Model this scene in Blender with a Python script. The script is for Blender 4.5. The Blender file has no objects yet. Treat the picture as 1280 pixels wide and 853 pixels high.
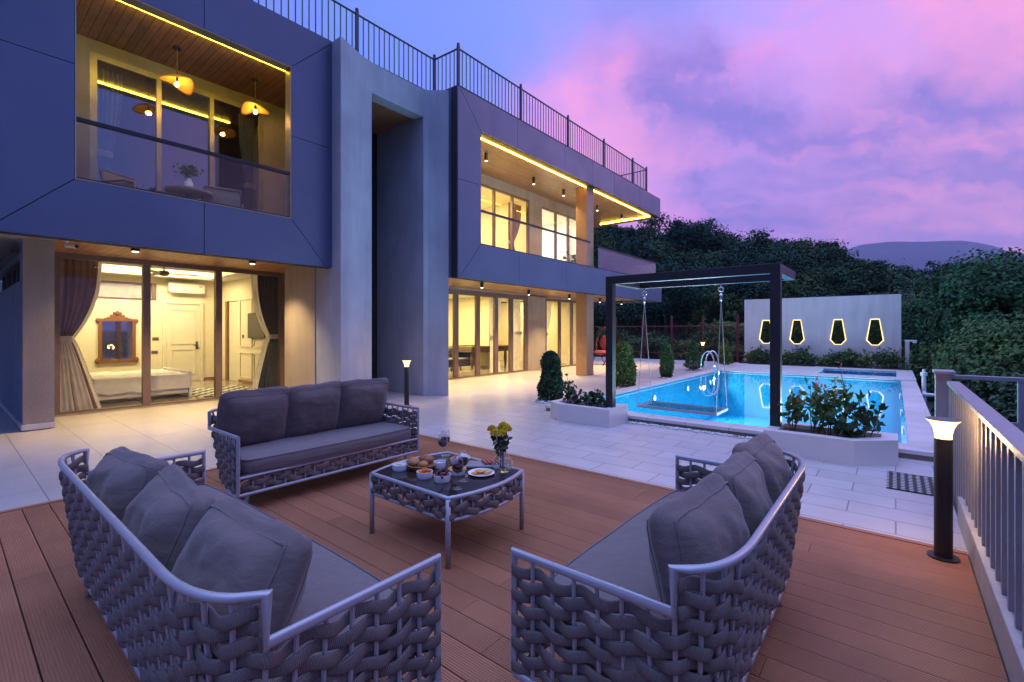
import bpy, bmesh, math, random
import numpy as np
from mathutils import Vector, Matrix, noise as mnoise
R = math.radians
scene = bpy.context.scene
COL = scene.collection
rng = np.random.default_rng(7)
random.seed(5)
PI = math.pi

# ------------------------------------------------------------------ materials
class NT:
    def __init__(s, nt): s.nt = nt; s.n = nt.nodes; s.l = nt.links
    def node(s, t, **kw):
        nd = s.n.new(t)
        for k, v in kw.items():
            if k.startswith('_'): setattr(nd, k[1:], v)
        for k, v in kw.items():
            if not k.startswith('_'):
                key = int(k[1:]) if k[0] == 'i' and k[1:].isdigit() else k.replace('__', ' ')
                s.put(nd.inputs[key], v)
        return nd
    def put(s, sock, v):
        if isinstance(v, bpy.types.NodeSocket): s.l.new(v, sock)
        elif isinstance(v, bpy.types.Node): s.l.new(v.outputs[0], sock)
        else:
            if sock.type == 'RGBA' and len(v) == 3: v = (*v, 1)
            sock.default_value = v
    def m(s, op, a, b=0.0, c=0.0, clamp=False):
        nd = s.node('ShaderNodeMath', _operation=op, _use_clamp=clamp)
        for i, v in enumerate((a, b, c)): s.put(nd.inputs[i], v)
        return nd.outputs[0]
    def vm(s, op, a, b=(0, 0, 0), out=0):
        nd = s.node('ShaderNodeVectorMath', _operation=op)
        s.put(nd.inputs[0], a)
        if op == 'SCALE': s.put(nd.inputs['Scale'], b)
        else: s.put(nd.inputs[1], b)
        return nd.outputs[out]
    def mix(s, f, a, b, blend='MIX'):
        nd = s.node('ShaderNodeMix', _data_type='RGBA', _blend_type=blend)
        s.put(nd.inputs[0], f); s.put(nd.inputs[6], a); s.put(nd.inputs[7], b)
        return nd.outputs[2]
    def ramp(s, f, stops):
        nd = s.node('ShaderNodeValToRGB'); s.put(nd.inputs[0], f)
        e = nd.color_ramp.elements
        while len(e) < len(stops): e.new(0.5)
        for el, (p, c) in zip(e, stops): el.position = p; el.color = (*c, 1)
        return nd.outputs[0]
    def mr(s, v, a, b, c=0.0, d=1.0, smooth=False):
        nd = s.node('ShaderNodeMapRange', _interpolation_type='SMOOTHSTEP' if smooth else 'LINEAR')
        for i, x in enumerate((v, a, b, c, d)): s.put(nd.inputs[i], x)
        return nd.outputs[0]
    def noise(s, vec, scale, detail=3.0, rough=0.5, col=False):
        nd = s.node('ShaderNodeTexNoise', Vector=vec, Scale=scale, Detail=detail, Roughness=rough)
        return nd.outputs[1 if col else 0]

MATS = {}
def mat(name, col, rough=.6, metal=0.0, var=.12, vscale=6.0, bump=0.0, bscale=80.0, spec=.5, emit=None, estr=0.0, extra=None, sheen=0.0, trans=0.0, rand=0.0, rvar=.06):
    if name in MATS: return MATS[name]
    m = bpy.data.materials.new(name); m.use_nodes = True
    t = NT(m.node_tree); b = t.n['Principled BSDF']
    tc = t.node('ShaderNodeTexCoord'); ob = tc.outputs['Object']
    nz = t.noise(ob, vscale, 5)
    f = t.mr(nz, .25, .75, 1 - var, 1 + var)
    c = t.vm('SCALE', (*col,), f)
    if rand:
        g = t.node('ShaderNodeNewGeometry')
        c = t.vm('SCALE', c, t.mr(g.outputs['Random Per Island'], 0, 1, 1 - rand, 1 + rand))
    t.put(b.inputs['Base Color'], c)
    t.put(b.inputs['Roughness'], t.mr(t.noise(ob, vscale * 2.3, 4), .3, .7, max(rough - rvar, .01), min(rough + rvar, 1)))
    b.inputs['Metallic'].default_value = metal
    b.inputs['Specular IOR Level'].default_value = spec
    if sheen: b.inputs['Sheen Weight'].default_value = sheen; b.inputs['Sheen Roughness'].default_value = .4
    if trans: b.inputs['Transmission Weight'].default_value = trans
    if bump:
        bp = t.node('ShaderNodeBump', Strength=bump, Distance=.01, Height=t.noise(ob, bscale, 5, .6))
        t.put(b.inputs['Normal'], bp.outputs[0])
    if emit: b.inputs['Emission Color'].default_value = (*emit, 1); b.inputs['Emission Strength'].default_value = estr
    if extra: extra(t, b, ob)
    MATS[name] = m
    return m
def emission(name, col, strength):
    m = bpy.data.materials.new(name); m.use_nodes = True; t = NT(m.node_tree)
    t.n.remove(t.n['Principled BSDF'])
    e = t.node('ShaderNodeEmission', Color=col, Strength=strength)
    t.l.new(e.outputs[0], t.n['Material Output'].inputs[0]); MATS[name] = m
    return m
def glass(name, tint=(.93, .95, .95), ior=1.5, rough=.0, bump=0.0, bscale=2.0, base=0.0):
    m = bpy.data.materials.new(name); m.use_nodes = True; t = NT(m.node_tree)
    t.n.remove(t.n['Principled BSDF'])
    lw = t.node('ShaderNodeLayerWeight', Blend=.5)
    f0 = ((ior - 1) / (ior + 1)) ** 2
    fr = t.m('ADD', t.m('MULTIPLY', t.m('POWER', lw.outputs['Facing'], 5.0), 1 - f0), f0)
    tr = t.node('ShaderNodeBsdfTransparent', Color=tint)
    gl = t.node('ShaderNodeBsdfGlossy', Color=(1, 1, 1), Roughness=rough)
    if bump:
        tc = t.node('ShaderNodeTexCoord')
        h = t.m('ADD', t.noise(tc.outputs['Object'], bscale, 3), t.m('MULTIPLY', t.noise(tc.outputs['Object'], bscale * 3.7, 2), .3))
        bp = t.node('ShaderNodeBump', Strength=bump, Distance=.05, Height=h)
        t.put(gl.inputs['Normal'], bp.outputs[0]); t.put(lw.inputs['Normal'], bp.outputs[0])
    mx = t.node('ShaderNodeMixShader')
    t.put(mx.inputs[0], t.m('ADD', fr, base, clamp=True)); t.l.new(tr.outputs[0], mx.inputs[1]); t.l.new(gl.outputs[0], mx.inputs[2])
    t.l.new(mx.outputs[0], t.n['Material Output'].inputs[0]); MATS[name] = m
    return m

def ex_tiles(w, h, off, grout=.006, mortar=(.20, .19, .19)):
    def f(t, b, ob):
        sp = t.node('ShaderNodeSeparateXYZ', Vector=ob)
        ry = t.m('DIVIDE', sp.outputs[1], h); row = t.m('FLOOR', ry)
        rx = t.m('ADD', t.m('DIVIDE', sp.outputs[0], w), t.m('MULTIPLY', t.m('PINGPONG', row, 1.0), off)); colm = t.m('FLOOR', rx)
        ln = t.m('MAXIMUM', t.m('LESS_THAN', t.m('MULTIPLY', t.m('FRACT', ry), h), grout), t.m('LESS_THAN', t.m('MULTIPLY', t.m('FRACT', rx), w), grout))
        wn = t.node('ShaderNodeTexWhiteNoise', _noise_dimensions='2D', Vector=t.node('ShaderNodeCombineXYZ', X=colm, Y=row, Z=0.0).outputs[0])
        old = b.inputs['Base Color'].links[0].from_socket
        cloud = t.mr(t.noise(t.vm('ADD', t.vm('MULTIPLY', ob, (1.0, 2.2, 1.0)), t.vm('SCALE', wn.outputs[1], 20.0)), 1.6, 5, .55), .3, .7, .93, 1.05)
        dirt = t.mr(t.noise(ob, .55, 5, .6), .35, .65, .90, 1.04)
        c = t.vm('SCALE', old, t.m('MULTIPLY', t.m('MULTIPLY', cloud, dirt), t.mr(wn.outputs[0], 0, 1, .95, 1.04)))
        t.put(b.inputs['Base Color'], t.mix(ln, c, mortar))
        bp = t.node('ShaderNodeBump', Strength=.4, Distance=.004, Height=t.m('SUBTRACT', 1.0, ln))
        t.put(b.inputs['Normal'], bp.outputs[0])
    return f
def ex_planks(width, axis, groove=.06, depth=.5):
    def f(t, b, ob):
        sp = t.node('ShaderNodeSeparateXYZ', Vector=ob)
        fr = t.m('FRACT', t.m('DIVIDE', sp.outputs[axis], width))
        g = t.m('GREATER_THAN', fr, groove)
        idx = t.m('FLOOR', t.m('DIVIDE', sp.outputs[axis], width))
        wn = t.node('ShaderNodeTexWhiteNoise', _noise_dimensions='1D', W=idx)
        s = [6.0, 6.0, 6.0]; s[1 - axis if axis < 2 else 0] = .8
        grain = t.noise(t.vm('MULTIPLY', ob, tuple(s)), 4, 6, .7)
        old = b.inputs['Base Color'].links[0].from_socket
        c = t.vm('SCALE', old, t.m('MULTIPLY', t.mr(wn.outputs[0], 0, 1, .85, 1.12), t.mr(grain, .3, .7, .75, 1.2)))
        t.put(b.inputs['Base Color'], t.mix(g, (.02, .012, .008), c))
        bp = t.node('ShaderNodeBump', Strength=depth, Distance=.01, Height=g); t.put(b.inputs['Normal'], bp.outputs[0])
    return f
def ex_rope(t, b, ob):
    tc = t.node('ShaderNodeTexCoord')
    sp = t.node('ShaderNodeSeparateXYZ', Vector=tc.outputs['UV'])
    w = t.m('SINE', t.m('MULTIPLY', t.m('ADD', sp.outputs[0], t.m('MULTIPLY', sp.outputs[1], .004)), 2 * PI / .0052))
    bp = t.node('ShaderNodeBump', Strength=.65, Distance=.0025, Height=w); t.put(b.inputs['Normal'], bp.outputs[0])
    old = b.inputs['Base Color'].links[0].from_socket
    t.put(b.inputs['Base Color'], t.vm('SCALE', old, t.mr(w, -1, 1, .82, 1.08)))
def ex_fabric(t, b, ob):
    w = t.m('MULTIPLY', t.m('SINE', t.m('MULTIPLY', t.node('ShaderNodeSeparateXYZ', Vector=ob).outputs[0], 1400.0)), .3)
    h = t.m('ADD', t.noise(ob, 700, 2), w)
    b1 = t.node('ShaderNodeBump', Strength=.25, Distance=.002, Height=h)
    wr = t.noise(t.vm('MULTIPLY', ob, (1.0, 1.0, 2.2)), 9, 5, .55)
    b2 = t.node('ShaderNodeBump', Strength=.35, Distance=.03, Height=wr, Normal=b1.outputs[0])
    t.put(b.inputs['Normal'], b2.outputs[0])
def ex_plaster(t, b, ob):
    n1 = t.noise(ob, 140, 4, .7); n2 = t.noise(ob, 30, 4, .6)
    bp = t.node('ShaderNodeBump', Strength=.5, Distance=.008, Height=t.m('ADD', n1, n2)); t.put(b.inputs['Normal'], bp.outputs[0])
    st = t.mr(t.noise(t.vm('MULTIPLY', ob, (3.0, 3.0, .35)), 1.5, 5, .6), .3, .75, .88, 1.08)
    old = b.inputs['Base Color'].links[0].from_socket
    t.put(b.inputs['Base Color'], t.vm('SCALE', old, st))
def ex_check(t, b, ob):
    ck = t.node('ShaderNodeTexChecker', Vector=ob, Scale=5.5); ck.inputs[1].default_value = (.8, .78, .7, 1); ck.inputs[2].default_value = (.03, .03, .03, 1)
    t.put(b.inputs['Base Color'], ck.outputs[0])
def ex_rattan(t, b, ob):
    w = t.node('ShaderNodeTexWave', Vector=ob, Scale=45.0, Distortion=1.5, Detail=2.0)
    bp = t.node('ShaderNodeBump', Strength=.6, Distance=.004, Height=w.outputs[1]); t.put(b.inputs['Normal'], bp.outputs[0])
def ex_perf(t, b, ob):
    v = t.node('ShaderNodeTexVoronoi', Vector=ob, Scale=17.0, Randomness=0.0)
    d = t.m('GREATER_THAN', v.outputs[0], .30)
    t.put(b.inputs['Base Color'], t.mix(d, (.42, .42, .4), (.018, .018, .02)))
    bp = t.node('ShaderNodeBump', Strength=.5, Distance=.01, Height=d); t.put(b.inputs['Normal'], bp.outputs[0])

M = dict(
    panel=mat('aluminium_panel', (.088, .110, .190), .36, .3, .10, .9, spec=.6, bump=.03, bscale=3),
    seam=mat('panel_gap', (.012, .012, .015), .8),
    plaster=mat('tower_plaster', (.31, .345, .42), .85, extra=ex_plaster, vscale=1.5),
    beige=mat('textured_render', (.33, .28, .235), .85, extra=ex_plaster, vscale=2),
    offwhite=mat('offwhite_render', (.62, .60, .60), .8, extra=ex_plaster, vscale=.8),
    bluewall=mat('side_wall_sky_blue', (.24, .27, .33), .8, extra=ex_plaster),  # blue of the sky light is put into this wall's colour
    soffit=mat('soffit_wood', (.36, .17, .075), .45, extra=ex_planks(.11, 1, .07)),
    soffit2=mat('soffit_wood_fine', (.38, .20, .095), .38, extra=ex_planks(.07, 0, .10)),
    bronze=mat('bronze_frame', (.17, .115, .10), .42, .25),
    goldframe=mat('champagne_frame', (.42, .36, .24), .35, .55),
    column=mat('copper_column', (.34, .20, .115), .4, .25),
    inwall=mat('room_wall_paint', (.74, .68, .52), .7, var=.03),
    inwallw=mat('room_wall_white', (.80, .77, .70), .7, var=.03),
    lilac=mat('lilac_sky_reflection', (.42, .36, .40), .8, var=.03),  # sky reflected in the panes, put into the room wall colour
    infloor=mat('room_floor_marble', (.32, .27, .2), .18, var=.25, vscale=2),
    doorw=mat('door_paint', (.72, .68, .56), .5, var=.03),
    tiles=mat('terrace_tile_small', (.50, .475, .47), .34, var=.04, vscale=2.5, extra=ex_tiles(.62, .31, .5, .011, (.22, .21, .21)), spec=.5, rvar=.01),
    tilesb=mat('terrace_tile_large', (.50, .46, .42), .32, var=.04, vscale=1.6, extra=ex_tiles(1.22, .61, .5, .009, (.22, .21, .21)), spec=.5, rvar=.01),
    deck=mat('deck_composite', (.33, .138, .070), .55, var=.20, vscale=1.7, bump=.12, bscale=240, spec=.4, rand=.12),
    deckdark=mat('deck_gap', (.012, .009, .008), .9),
    frame=mat('sofa_frame_paint', (.36, .37, .41), .34, .3, var=.03),
    rope=mat('rope_braid', (.20, .168, .158), .85, var=.15, vscale=14, extra=ex_rope, spec=.25),
    cushion=mat('cushion_fabric', (.135, .106, .10), .9, var=.06, vscale=8, extra=ex_fabric, spec=.25, sheen=.25),
    seatfab=mat('seat_fabric', (.155, .132, .128), .88, var=.05, vscale=8, extra=ex_fabric, spec=.25, sheen=.3),
    blackmetal=mat('black_metal', (.022, .021, .024), .4, .3),
    railblue=mat('roof_rail_paint', (.05, .06, .085), .45, .3),
    deckrail=mat('deck_rail_paint', (.30, .29, .31), .42, .35, var=.05),
    kerb=mat('kerb_stone', (.42, .39, .38), .75, extra=ex_plaster),
    planter=mat('planter_stone', (.62, .585, .57), .5, var=.05, vscale=1.5, bump=.06),
    soil=mat('soil', (.03, .022, .016), .95, bump=.9, bscale=30),
    coping=mat('pool_coping_stone', (.60, .57, .56), .4, var=.08, vscale=2, extra=ex_tiles(.6, .6, 0)),
    riser=mat('pool_riser_stone', (.22, .17, .14), .7),
    chrome=mat('chrome', (.75, .75, .77), .12, 1.0, var=.02),
    leaf=mat('leaf_green', (.055, .115, .03), .55, var=.25, vscale=9, rand=.45, spec=.35),
    leafd=mat('leaf_dark', (.026, .066, .028), .65, var=.3, vscale=4, rand=.5, spec=.3),
    leafy=mat('leaf_yellowgreen', (.11, .15, .03), .55, var=.25, vscale=9, rand=.4, spec=.35),
    forest=mat('forest_leaf', (.036, .078, .040), .9, var=.6, vscale=.30, rand=.4, spec=.06),
    forestl=mat('forest_leaf_light', (.060, .100, .038), .9, var=.5, vscale=.3, rand=.4, spec=.06),
    forestd=mat('forest_leaf_deep', (.022, .056, .040), .9, var=.5, vscale=.3, rand=.4, spec=.06),
    treel=mat('tree_leaf_light', (.056, .105, .040), .75, var=.45, vscale=.6, rand=.45, spec=.12),
    foresty=mat('tree_leaf', (.034, .092, .042), .75, var=.5, vscale=.6, rand=.45, spec=.12),
    hillg=mat('hill_ground', (.02, .035, .02), .95, var=.4, vscale=.2),
    mountain=mat('mountain_ground', (.03, .045, .06), .95, var=.3, vscale=.01),
    ground=mat('ground_soil', (.035, .042, .025), .95, var=.4, vscale=.6, bump=.5, bscale=6),
    bark=mat('bark', (.05, .036, .025), .9, bump=.6, bscale=20),
    stem=mat('plant_stem', (.05, .055, .025), .8),
    redmetal=mat('red_oxide_paint', (.15, .022, .016), .6),
    white=mat('white_paint', (.78, .77, .75), .4, var=.03),
    china=mat('white_china', (.80, .80, .80), .18, var=.02),
    curtbrown=mat('curtain_brown', (.25, .155, .15), .85, bump=.15, bscale=300),
    curtblue=mat('curtain_dark_blue', (.035, .04, .075), .85, bump=.15, bscale=300),
    curtteal=mat('curtain_blue_grey', (.30, .38, .46), .85, bump=.15, bscale=300),
    sheer=mat('curtain_sheer', (.86, .82, .80), .8, trans=0.0),
    linen=mat('bed_linen', (.80, .77, .70), .85, bump=.25, bscale=14),
    carved=mat('carved_wood', (.20, .085, .03), .45, bump=.4, bscale=40),
    wood=mat('brown_wood', (.24, .12, .05), .45),
    mirror=mat('mirror_glass', (.62, .52, .46), .02, 1.0, var=.0),
    rattan=mat('rattan', (.80, .50, .08), .6, extra=ex_rattan),
    cane=mat('cane_weave', (.34, .27, .20), .7, extra=ex_rattan),
    greyfab=mat('grey_upholstery', (.17, .15, .14), .9, bump=.2, bscale=200),
    baize=mat('green_baize', (.02, .35, .03), .9),
    check=mat('check_rug', (.5, .5, .5), .9, extra=ex_check),
    ac=mat('ac_plastic', (.78, .76, .70), .35, var=.02),
    plate=mat('switch_plastic', (.12, .11, .10), .4),
    screen=mat('tv_screen', (.01, .01, .012), .1),
    basin=mat('pool_mosaic', (.018, .36, .60), .8, var=.05, vscale=1.2, spec=.1),
    mat_=mat('rubber_mat', (.02, .02, .022), .7, extra=ex_perf),
    pebble=mat('white_pebble', (.62, .62, .62), .6, rand=.25),
    pipe=mat('white_pvc', (.7, .7, .7), .35),
    petal=mat('petal_yellow', (.72, .50, .02), .6, rand=.15),
    bud=mat('bud_orange', (.42, .16, .06), .6, rand=.3),
    carrot=mat('carrot', (.75, .17, .015), .5, rand=.2),
    grape=mat('grape', (.09, .012, .02), .25, rand=.3),
    chip=mat('crisp', (.70, .30, .03), .6, rand=.2),
    bread=mat('bread_crust', (.38, .19, .07), .7, var=.35, vscale=25, bump=.5, bscale=60),
    bun=mat('bun_crust', (.27, .08, .03), .5, var=.3, vscale=20),
    cream=mat('cream_dip', (.75, .66, .42), .5, bump=.4, bscale=40),
    meat=mat('ham_red', (.42, .09, .05), .5, var=.3, vscale=40),
    straw=mat('tray_slate', (.25, .24, .25), .5),
    wine=mat('red_wine', (.035, .003, .008), .05),
    magenta=mat('magenta_cushion', (.16, .02, .05), .8),
    bulbg=mat('metal_cap', (.10, .09, .08), .5),
    netgrey=mat('fence_wire', (.10, .05, .045), .6),
)
M['glass'] = glass('window_glass', (.93, .94, .92), 1.52)
M['glassb'] = glass('balustrade_glass', (.93, .93, .92), 1.45)
M['acryl'] = glass('clear_acrylic', (.93, .96, .97), 1.2)
M['glassr'] = glass('reflective_window_glass', (.80, .74, .76), 1.5, base=.24)
M['glassf'] = glass('frosted_balustrade_glass', (.62, .64, .68), 1.5, rough=.25, base=.12)
M['glassd'] = glass('dark_tinted_glass', (.10, .09, .09), 1.5, base=.02)
M['drink'] = glass('drinking_glass', (.97, .97, .97), 1.45, base=.02)
M['watr'] = glass('water_surface', (.80, .96, 1.0), 1.33, rough=.03, bump=.018, bscale=1.3)
M['vwater'] = glass('vase_water', (.9, .95, .93), 1.33)
def rattan_glow():
    m = M['rattan']; t = NT(m.node_tree); b = t.n['Principled BSDF']
    tl = t.node('ShaderNodeBsdfTranslucent'); t.put(tl.inputs[0], b.inputs['Base Color'].links[0].from_socket)
    mx = t.node('ShaderNodeMixShader'); mx.inputs[0].default_value = .55
    t.l.new(b.outputs[0], mx.inputs[1]); t.l.new(tl.outputs[0], mx.inputs[2]); t.l.new(mx.outputs[0], t.n['Material Output'].inputs[0])
rattan_glow()
def translucent(name, f):
    m = M[name]; t = NT(m.node_tree); b = t.n['Principled BSDF']
    tl = t.node('ShaderNodeBsdfTranslucent'); t.put(tl.inputs[0], b.inputs['Base Color'].links[0].from_socket)
    mx = t.node('ShaderNodeMixShader'); mx.inputs[0].default_value = f
    t.l.new(b.outputs[0], mx.inputs[1]); t.l.new(tl.outputs[0], mx.inputs[2]); t.l.new(mx.outputs[0], t.n['Material Output'].inputs[0])
for nm_, f_ in (('sheer', .6), ('curtbrown', .45), ('curtblue', .2), ('curtteal', .3), ('leaf', .2), ('leafy', .2)): translucent(nm_, f_)
M['led'] = emission('led_strip_light', (1.0, .74, .050), 38.0)
M['ledr'] = emission('led_strip_amber', (1.0, .54, .036), 44.0)
M['cove'] = emission('cove_light', (1.0, .84, .48), 9.0)
M['lamp'] = emission('lamp_diffuser', (1.0, .60, .22), 4.0)
M['bulb'] = emission('bulb_glow', (1.0, .62, .16), 30.0)
M['lens'] = emission('downlight_lens', (1.0, .78, .45), 10.0)
M['edge'] = emission('opening_light', (1.0, .72, .32), 1.7)
M['pooll'] = emission('pool_light_lens', (.75, .95, 1.0), 3.0)

# ------------------------------------------------------------------ mesh builder
class MB:
    def __init__(s): s.v = []; s.f = []; s.uv = None; s.mi = []; s.cur = 0
    def add(s, vs, fs):
        o = len(s.v); s.v += [tuple(p) for p in vs]
        s.f += [tuple(i + o for i in f) for f in fs]; s.mi += [s.cur] * len(fs); return s
    def box(s, x0, x1, y0, y1, z0, z1):
        x0, x1 = min(x0, x1), max(x0, x1); y0, y1 = min(y0, y1), max(y0, y1); z0, z1 = min(z0, z1), max(z0, z1)
        return s.add([(x, y, z) for z in (z0, z1) for y in (y0, y1) for x in (x0, x1)],
                     [(0, 2, 3, 1), (4, 5, 7, 6), (0, 1, 5, 4), (2, 6, 7, 3), (0, 4, 6, 2), (1, 3, 7, 5)])
    def cbox(s, c, size, rz=0, rx=0, ry=0):
        m = Matrix.Rotation(rz, 3, 'Z') @ Matrix.Rotation(ry, 3, 'Y') @ Matrix.Rotation(rx, 3, 'X')
        hx, hy, hz = (k / 2 for k in size)
        vs = [Vector(c) + m @ Vector((x, y, z)) for z in (-hz, hz) for y in (-hy, hy) for x in (-hx, hx)]
        return s.add(vs, [(0, 2, 3, 1), (4, 5, 7, 6), (0, 1, 5, 4), (2, 6, 7, 3), (0, 4, 6, 2), (1, 3, 7, 5)])
    def prism(s, poly, axis, a, b):
        """poly: list of 2d points in the other two axes (cyclic order x,y,z minus axis)"""
        n = len(poly)
        def P(p, w):
            return {0: (w, p[0], p[1]), 1: (p[0], w, p[1]), 2: (p[0], p[1], w)}[axis]
        vs = [P(p, a) for p in poly] + [P(p, b) for p in poly]
        fs = [tuple(range(n)), tuple(range(2 * n - 1, n - 1, -1))]
        fs += [(i, i + n, (i + 1) % n + n, (i + 1) % n) for i in range(n)]
        return s.add(vs, fs)
    def tube(s, pts, r, n=8, cap=True, closed=False, flat=None):
        pts = [Vector(p) for p in pts]; k = len(pts); rings = []
        rs = r if isinstance(r, (list, tuple)) else [r] * k
        up = Vector((0, 0, 1)); last = None
        for i, p in enumerate(pts):
            if closed: d = pts[(i + 1) % k] - pts[i - 1]
            else: d = pts[min(i + 1, k - 1)] - pts[max(i - 1, 0)]
            d.normalize()
            if last is None:
                a = up if abs(d.z) < .9 else Vector((1, 0, 0))
                u = d.cross(a).normalized()
            else:
                u = (last - d * last.dot(d)).normalized()
            w = d.cross(u); last = u
            ring = [(u * math.cos(2 * PI * j / n) + w * math.sin(2 * PI * j / n)) * rs[i] for j in range(n)]
            if 0 < i < k - 1:
                d1 = (p - pts[i - 1]).normalized(); d2 = (pts[i + 1] - p).normalized(); ha = d1.angle(d2, 0) / 2
                if .15 < ha < 1.2:
                    bd = (d2 - d1).normalized(); e = 1 / math.cos(ha) - 1
                    ring = [q + bd * (q.dot(bd) * e) for q in ring]
            rings.append([p + q for q in ring])
        vs = [q for rg in rings for q in rg]; fs = []
        for i in range(k if closed else k - 1):
            a, b = i * n, ((i + 1) % k) * n
            fs += [(a + j, a + (j + 1) % n, b + (j + 1) % n, b + j) for j in range(n)]
        if cap and not closed:
            fs += [tuple(range(n - 1, -1, -1)), tuple(range((k - 1) * n, k * n))]
        return s.add(vs, fs)
    def lathe(s, prof, c=(0, 0, 0), n=24):
        vs = []; fs = []
        for r, z in prof:
            vs += [(c[0] + r * math.cos(2 * PI * j / n), c[1] + r * math.sin(2 * PI * j / n), c[2] + z) for j in range(n)]
        for i in range(len(prof) - 1):
            fs += [(i * n + j, i * n + (j + 1) % n, (i + 1) * n + (j + 1) % n, (i + 1) * n + j) for j in range(n)]
        if prof[0][0] > 1e-5: fs.append(tuple(range(n - 1, -1, -1)))
        if prof[-1][0] > 1e-5: fs.append(tuple(range((len(prof) - 1) * n, len(prof) * n)))
        return s.add(vs, fs)
    def ball(s, c, r, sub=2, sq=(1, 1, 1), jit=0.0):
        bm = bmesh.new(); bmesh.ops.create_icosphere(bm, subdivisions=sub, radius=1)
        vs = []
        for v in bm.verts:
            q = v.co.copy()
            k = 1 + jit * mnoise.noise(q * 2.2 + Vector(c) * 9)
            vs.append((c[0] + q.x * r * sq[0] * k, c[1] + q.y * r * sq[1] * k, c[2] + q.z * r * sq[2] * k))
        fs = [tuple(v.index for v in f.verts) for f in bm.faces]; bm.free()
        return s.add(vs, fs)
    def quad(s, *p): return s.add(p, [tuple(range(len(p)))])
    def build(s, name, material, parent=None, smooth=False, world=False, bevel=0.0, subsurf=0, angle=None):
        me = bpy.data.meshes.new(name)
        off = Vector(parent.location) if (world and parent) else Vector((0, 0, 0))
        me.from_pydata([(p[0] - off.x, p[1] - off.y, p[2] - off.z) for p in s.v], [], s.f)
        if s.uv is not None:
            ul = me.uv_layers.new(name='UVMap'); li = np.zeros(len(me.loops), np.int32); me.loops.foreach_get('vertex_index', li)
            ul.data.foreach_set('uv', np.array(s.uv, np.float32)[li].ravel())
        for m in (material if isinstance(material, list) else [material]): me.materials.append(m)
        if isinstance(material, list): me.polygons.foreach_set('material_index', s.mi)
        if smooth: me.polygons.foreach_set('use_smooth', [True] * len(me.polygons))
        me.update()
        o = bpy.data.objects.new(name, me); COL.objects.link(o)
        if parent: o.parent = parent
        if bevel:
            b = o.modifiers.new('Bevel', 'BEVEL'); b.width = bevel; b.segments = 2; b.limit_method = 'ANGLE'; b.angle_limit = R(40)
        if subsurf:
            q = o.modifiers.new('Subsurf', 'SUBSURF'); q.levels = subsurf; q.render_levels = subsurf
        if angle is not None:
            bm = bmesh.new(); bm.from_mesh(me); bmesh.ops.recalc_face_normals(bm, faces=bm.faces)
            for e in bm.edges:
                if len(e.link_faces) == 2 and e.calc_face_angle(0) > R(angle): e.smooth = False
            bm.to_mesh(me); bm.free()
        return o
def tag(o, label, cat, group=None):
    o['label'] = label; o['category'] = cat
    if group: o['group'] = group
    return o
def thing(name, label, cat, loc=(0, 0, 0), rz=0, group=None):
    o = bpy.data.objects.new(name, None); COL.objects.link(o); o.location = loc; o.rotation_euler = (0, 0, rz)
    o.empty_display_size = .1
    return tag(o, label, cat, group)
def struct(o, kind='structure'): o['kind'] = kind; return o
def copy_tree(o, parent=None):
    c = o.copy(); COL.objects.link(c)
    if parent: c.parent = parent
    for ch in list(o.children): copy_tree(ch, c)
    return c
def box(name, m, parent, *b, bevel=0.0, world=True):
    return MB().box(*b).build(name, m, parent, world=world, bevel=bevel)
def np_mesh(name, verts, faces, material, parent=None, idx=None):
    """verts (N,3) array, faces (F,4) array"""
    me = bpy.data.meshes.new(name); nf = len(faces)
    me.vertices.add(len(verts)); me.vertices.foreach_set('co', np.asarray(verts, np.float32).ravel())
    me.loops.add(nf * 4); me.loops.foreach_set('vertex_index', np.asarray(faces, np.int32).ravel())
    me.polygons.add(nf); me.polygons.foreach_set('loop_start', np.arange(nf, dtype=np.int32) * 4)
    me.update(calc_edges=True)
    for q in (material if isinstance(material, list) else [material]): me.materials.append(q)
    if idx is not None: me.polygons.foreach_set('material_index', np.asarray(idx, np.int32))
    o = bpy.data.objects.new(name, me); COL.objects.link(o)
    if parent: o.parent = parent
    return o
def leaves(cent, size, aspect=1.7, out=None, droop=0.0, r=None):
    """one folded leaf (rhombus) per centre"""
    r = r or rng; n = len(cent)
    d = r.normal(size=(n, 3))
    if out is not None: d = d * .7 + out
    d[:, 2] -= droop
    d /= np.linalg.norm(d, axis=1, keepdims=True) + 1e-9
    a = np.cross(d, r.normal(size=(n, 3))); a /= np.linalg.norm(a, axis=1, keepdims=True) + 1e-9
    b = np.cross(d, a)
    sz = (size * r.uniform(.6, 1.3, n))[:, None]
    # leaf length direction a, width b, slight curl along d
    p0 = cent - a * sz * aspect * .5
    p2 = cent + a * sz * aspect * .5
    p1 = cent + b * sz * .5 + d * sz * .12
    p3 = cent - b * sz * .5 + d * sz * .12
    v = np.stack([p0, p1, p2, p3], 1).reshape(-1, 3)
    f = np.arange(n * 4).reshape(-1, 4)
    return v, f
def lamp(name, kind, loc, power, col, parent=None, size=.1, size_y=None, rot=(0, 0, 0), spot=None, blend=.5):
    L = bpy.data.lights.new(name, kind); L.energy = power; L.color = col
    if kind == 'AREA':
        L.size = size
        if size_y: L.shape = 'RECTANGLE'; L.size_y = size_y
    else: L.shadow_soft_size = size
    if kind == 'SPOT': L.spot_size = spot; L.spot_blend = blend
    o = bpy.data.objects.new(name, L); COL.objects.link(o); o.location = loc; o.rotation_euler = rot
    if parent: o.parent = parent; o.location = Vector(loc) - Vector(parent.location)
    return o

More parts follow.
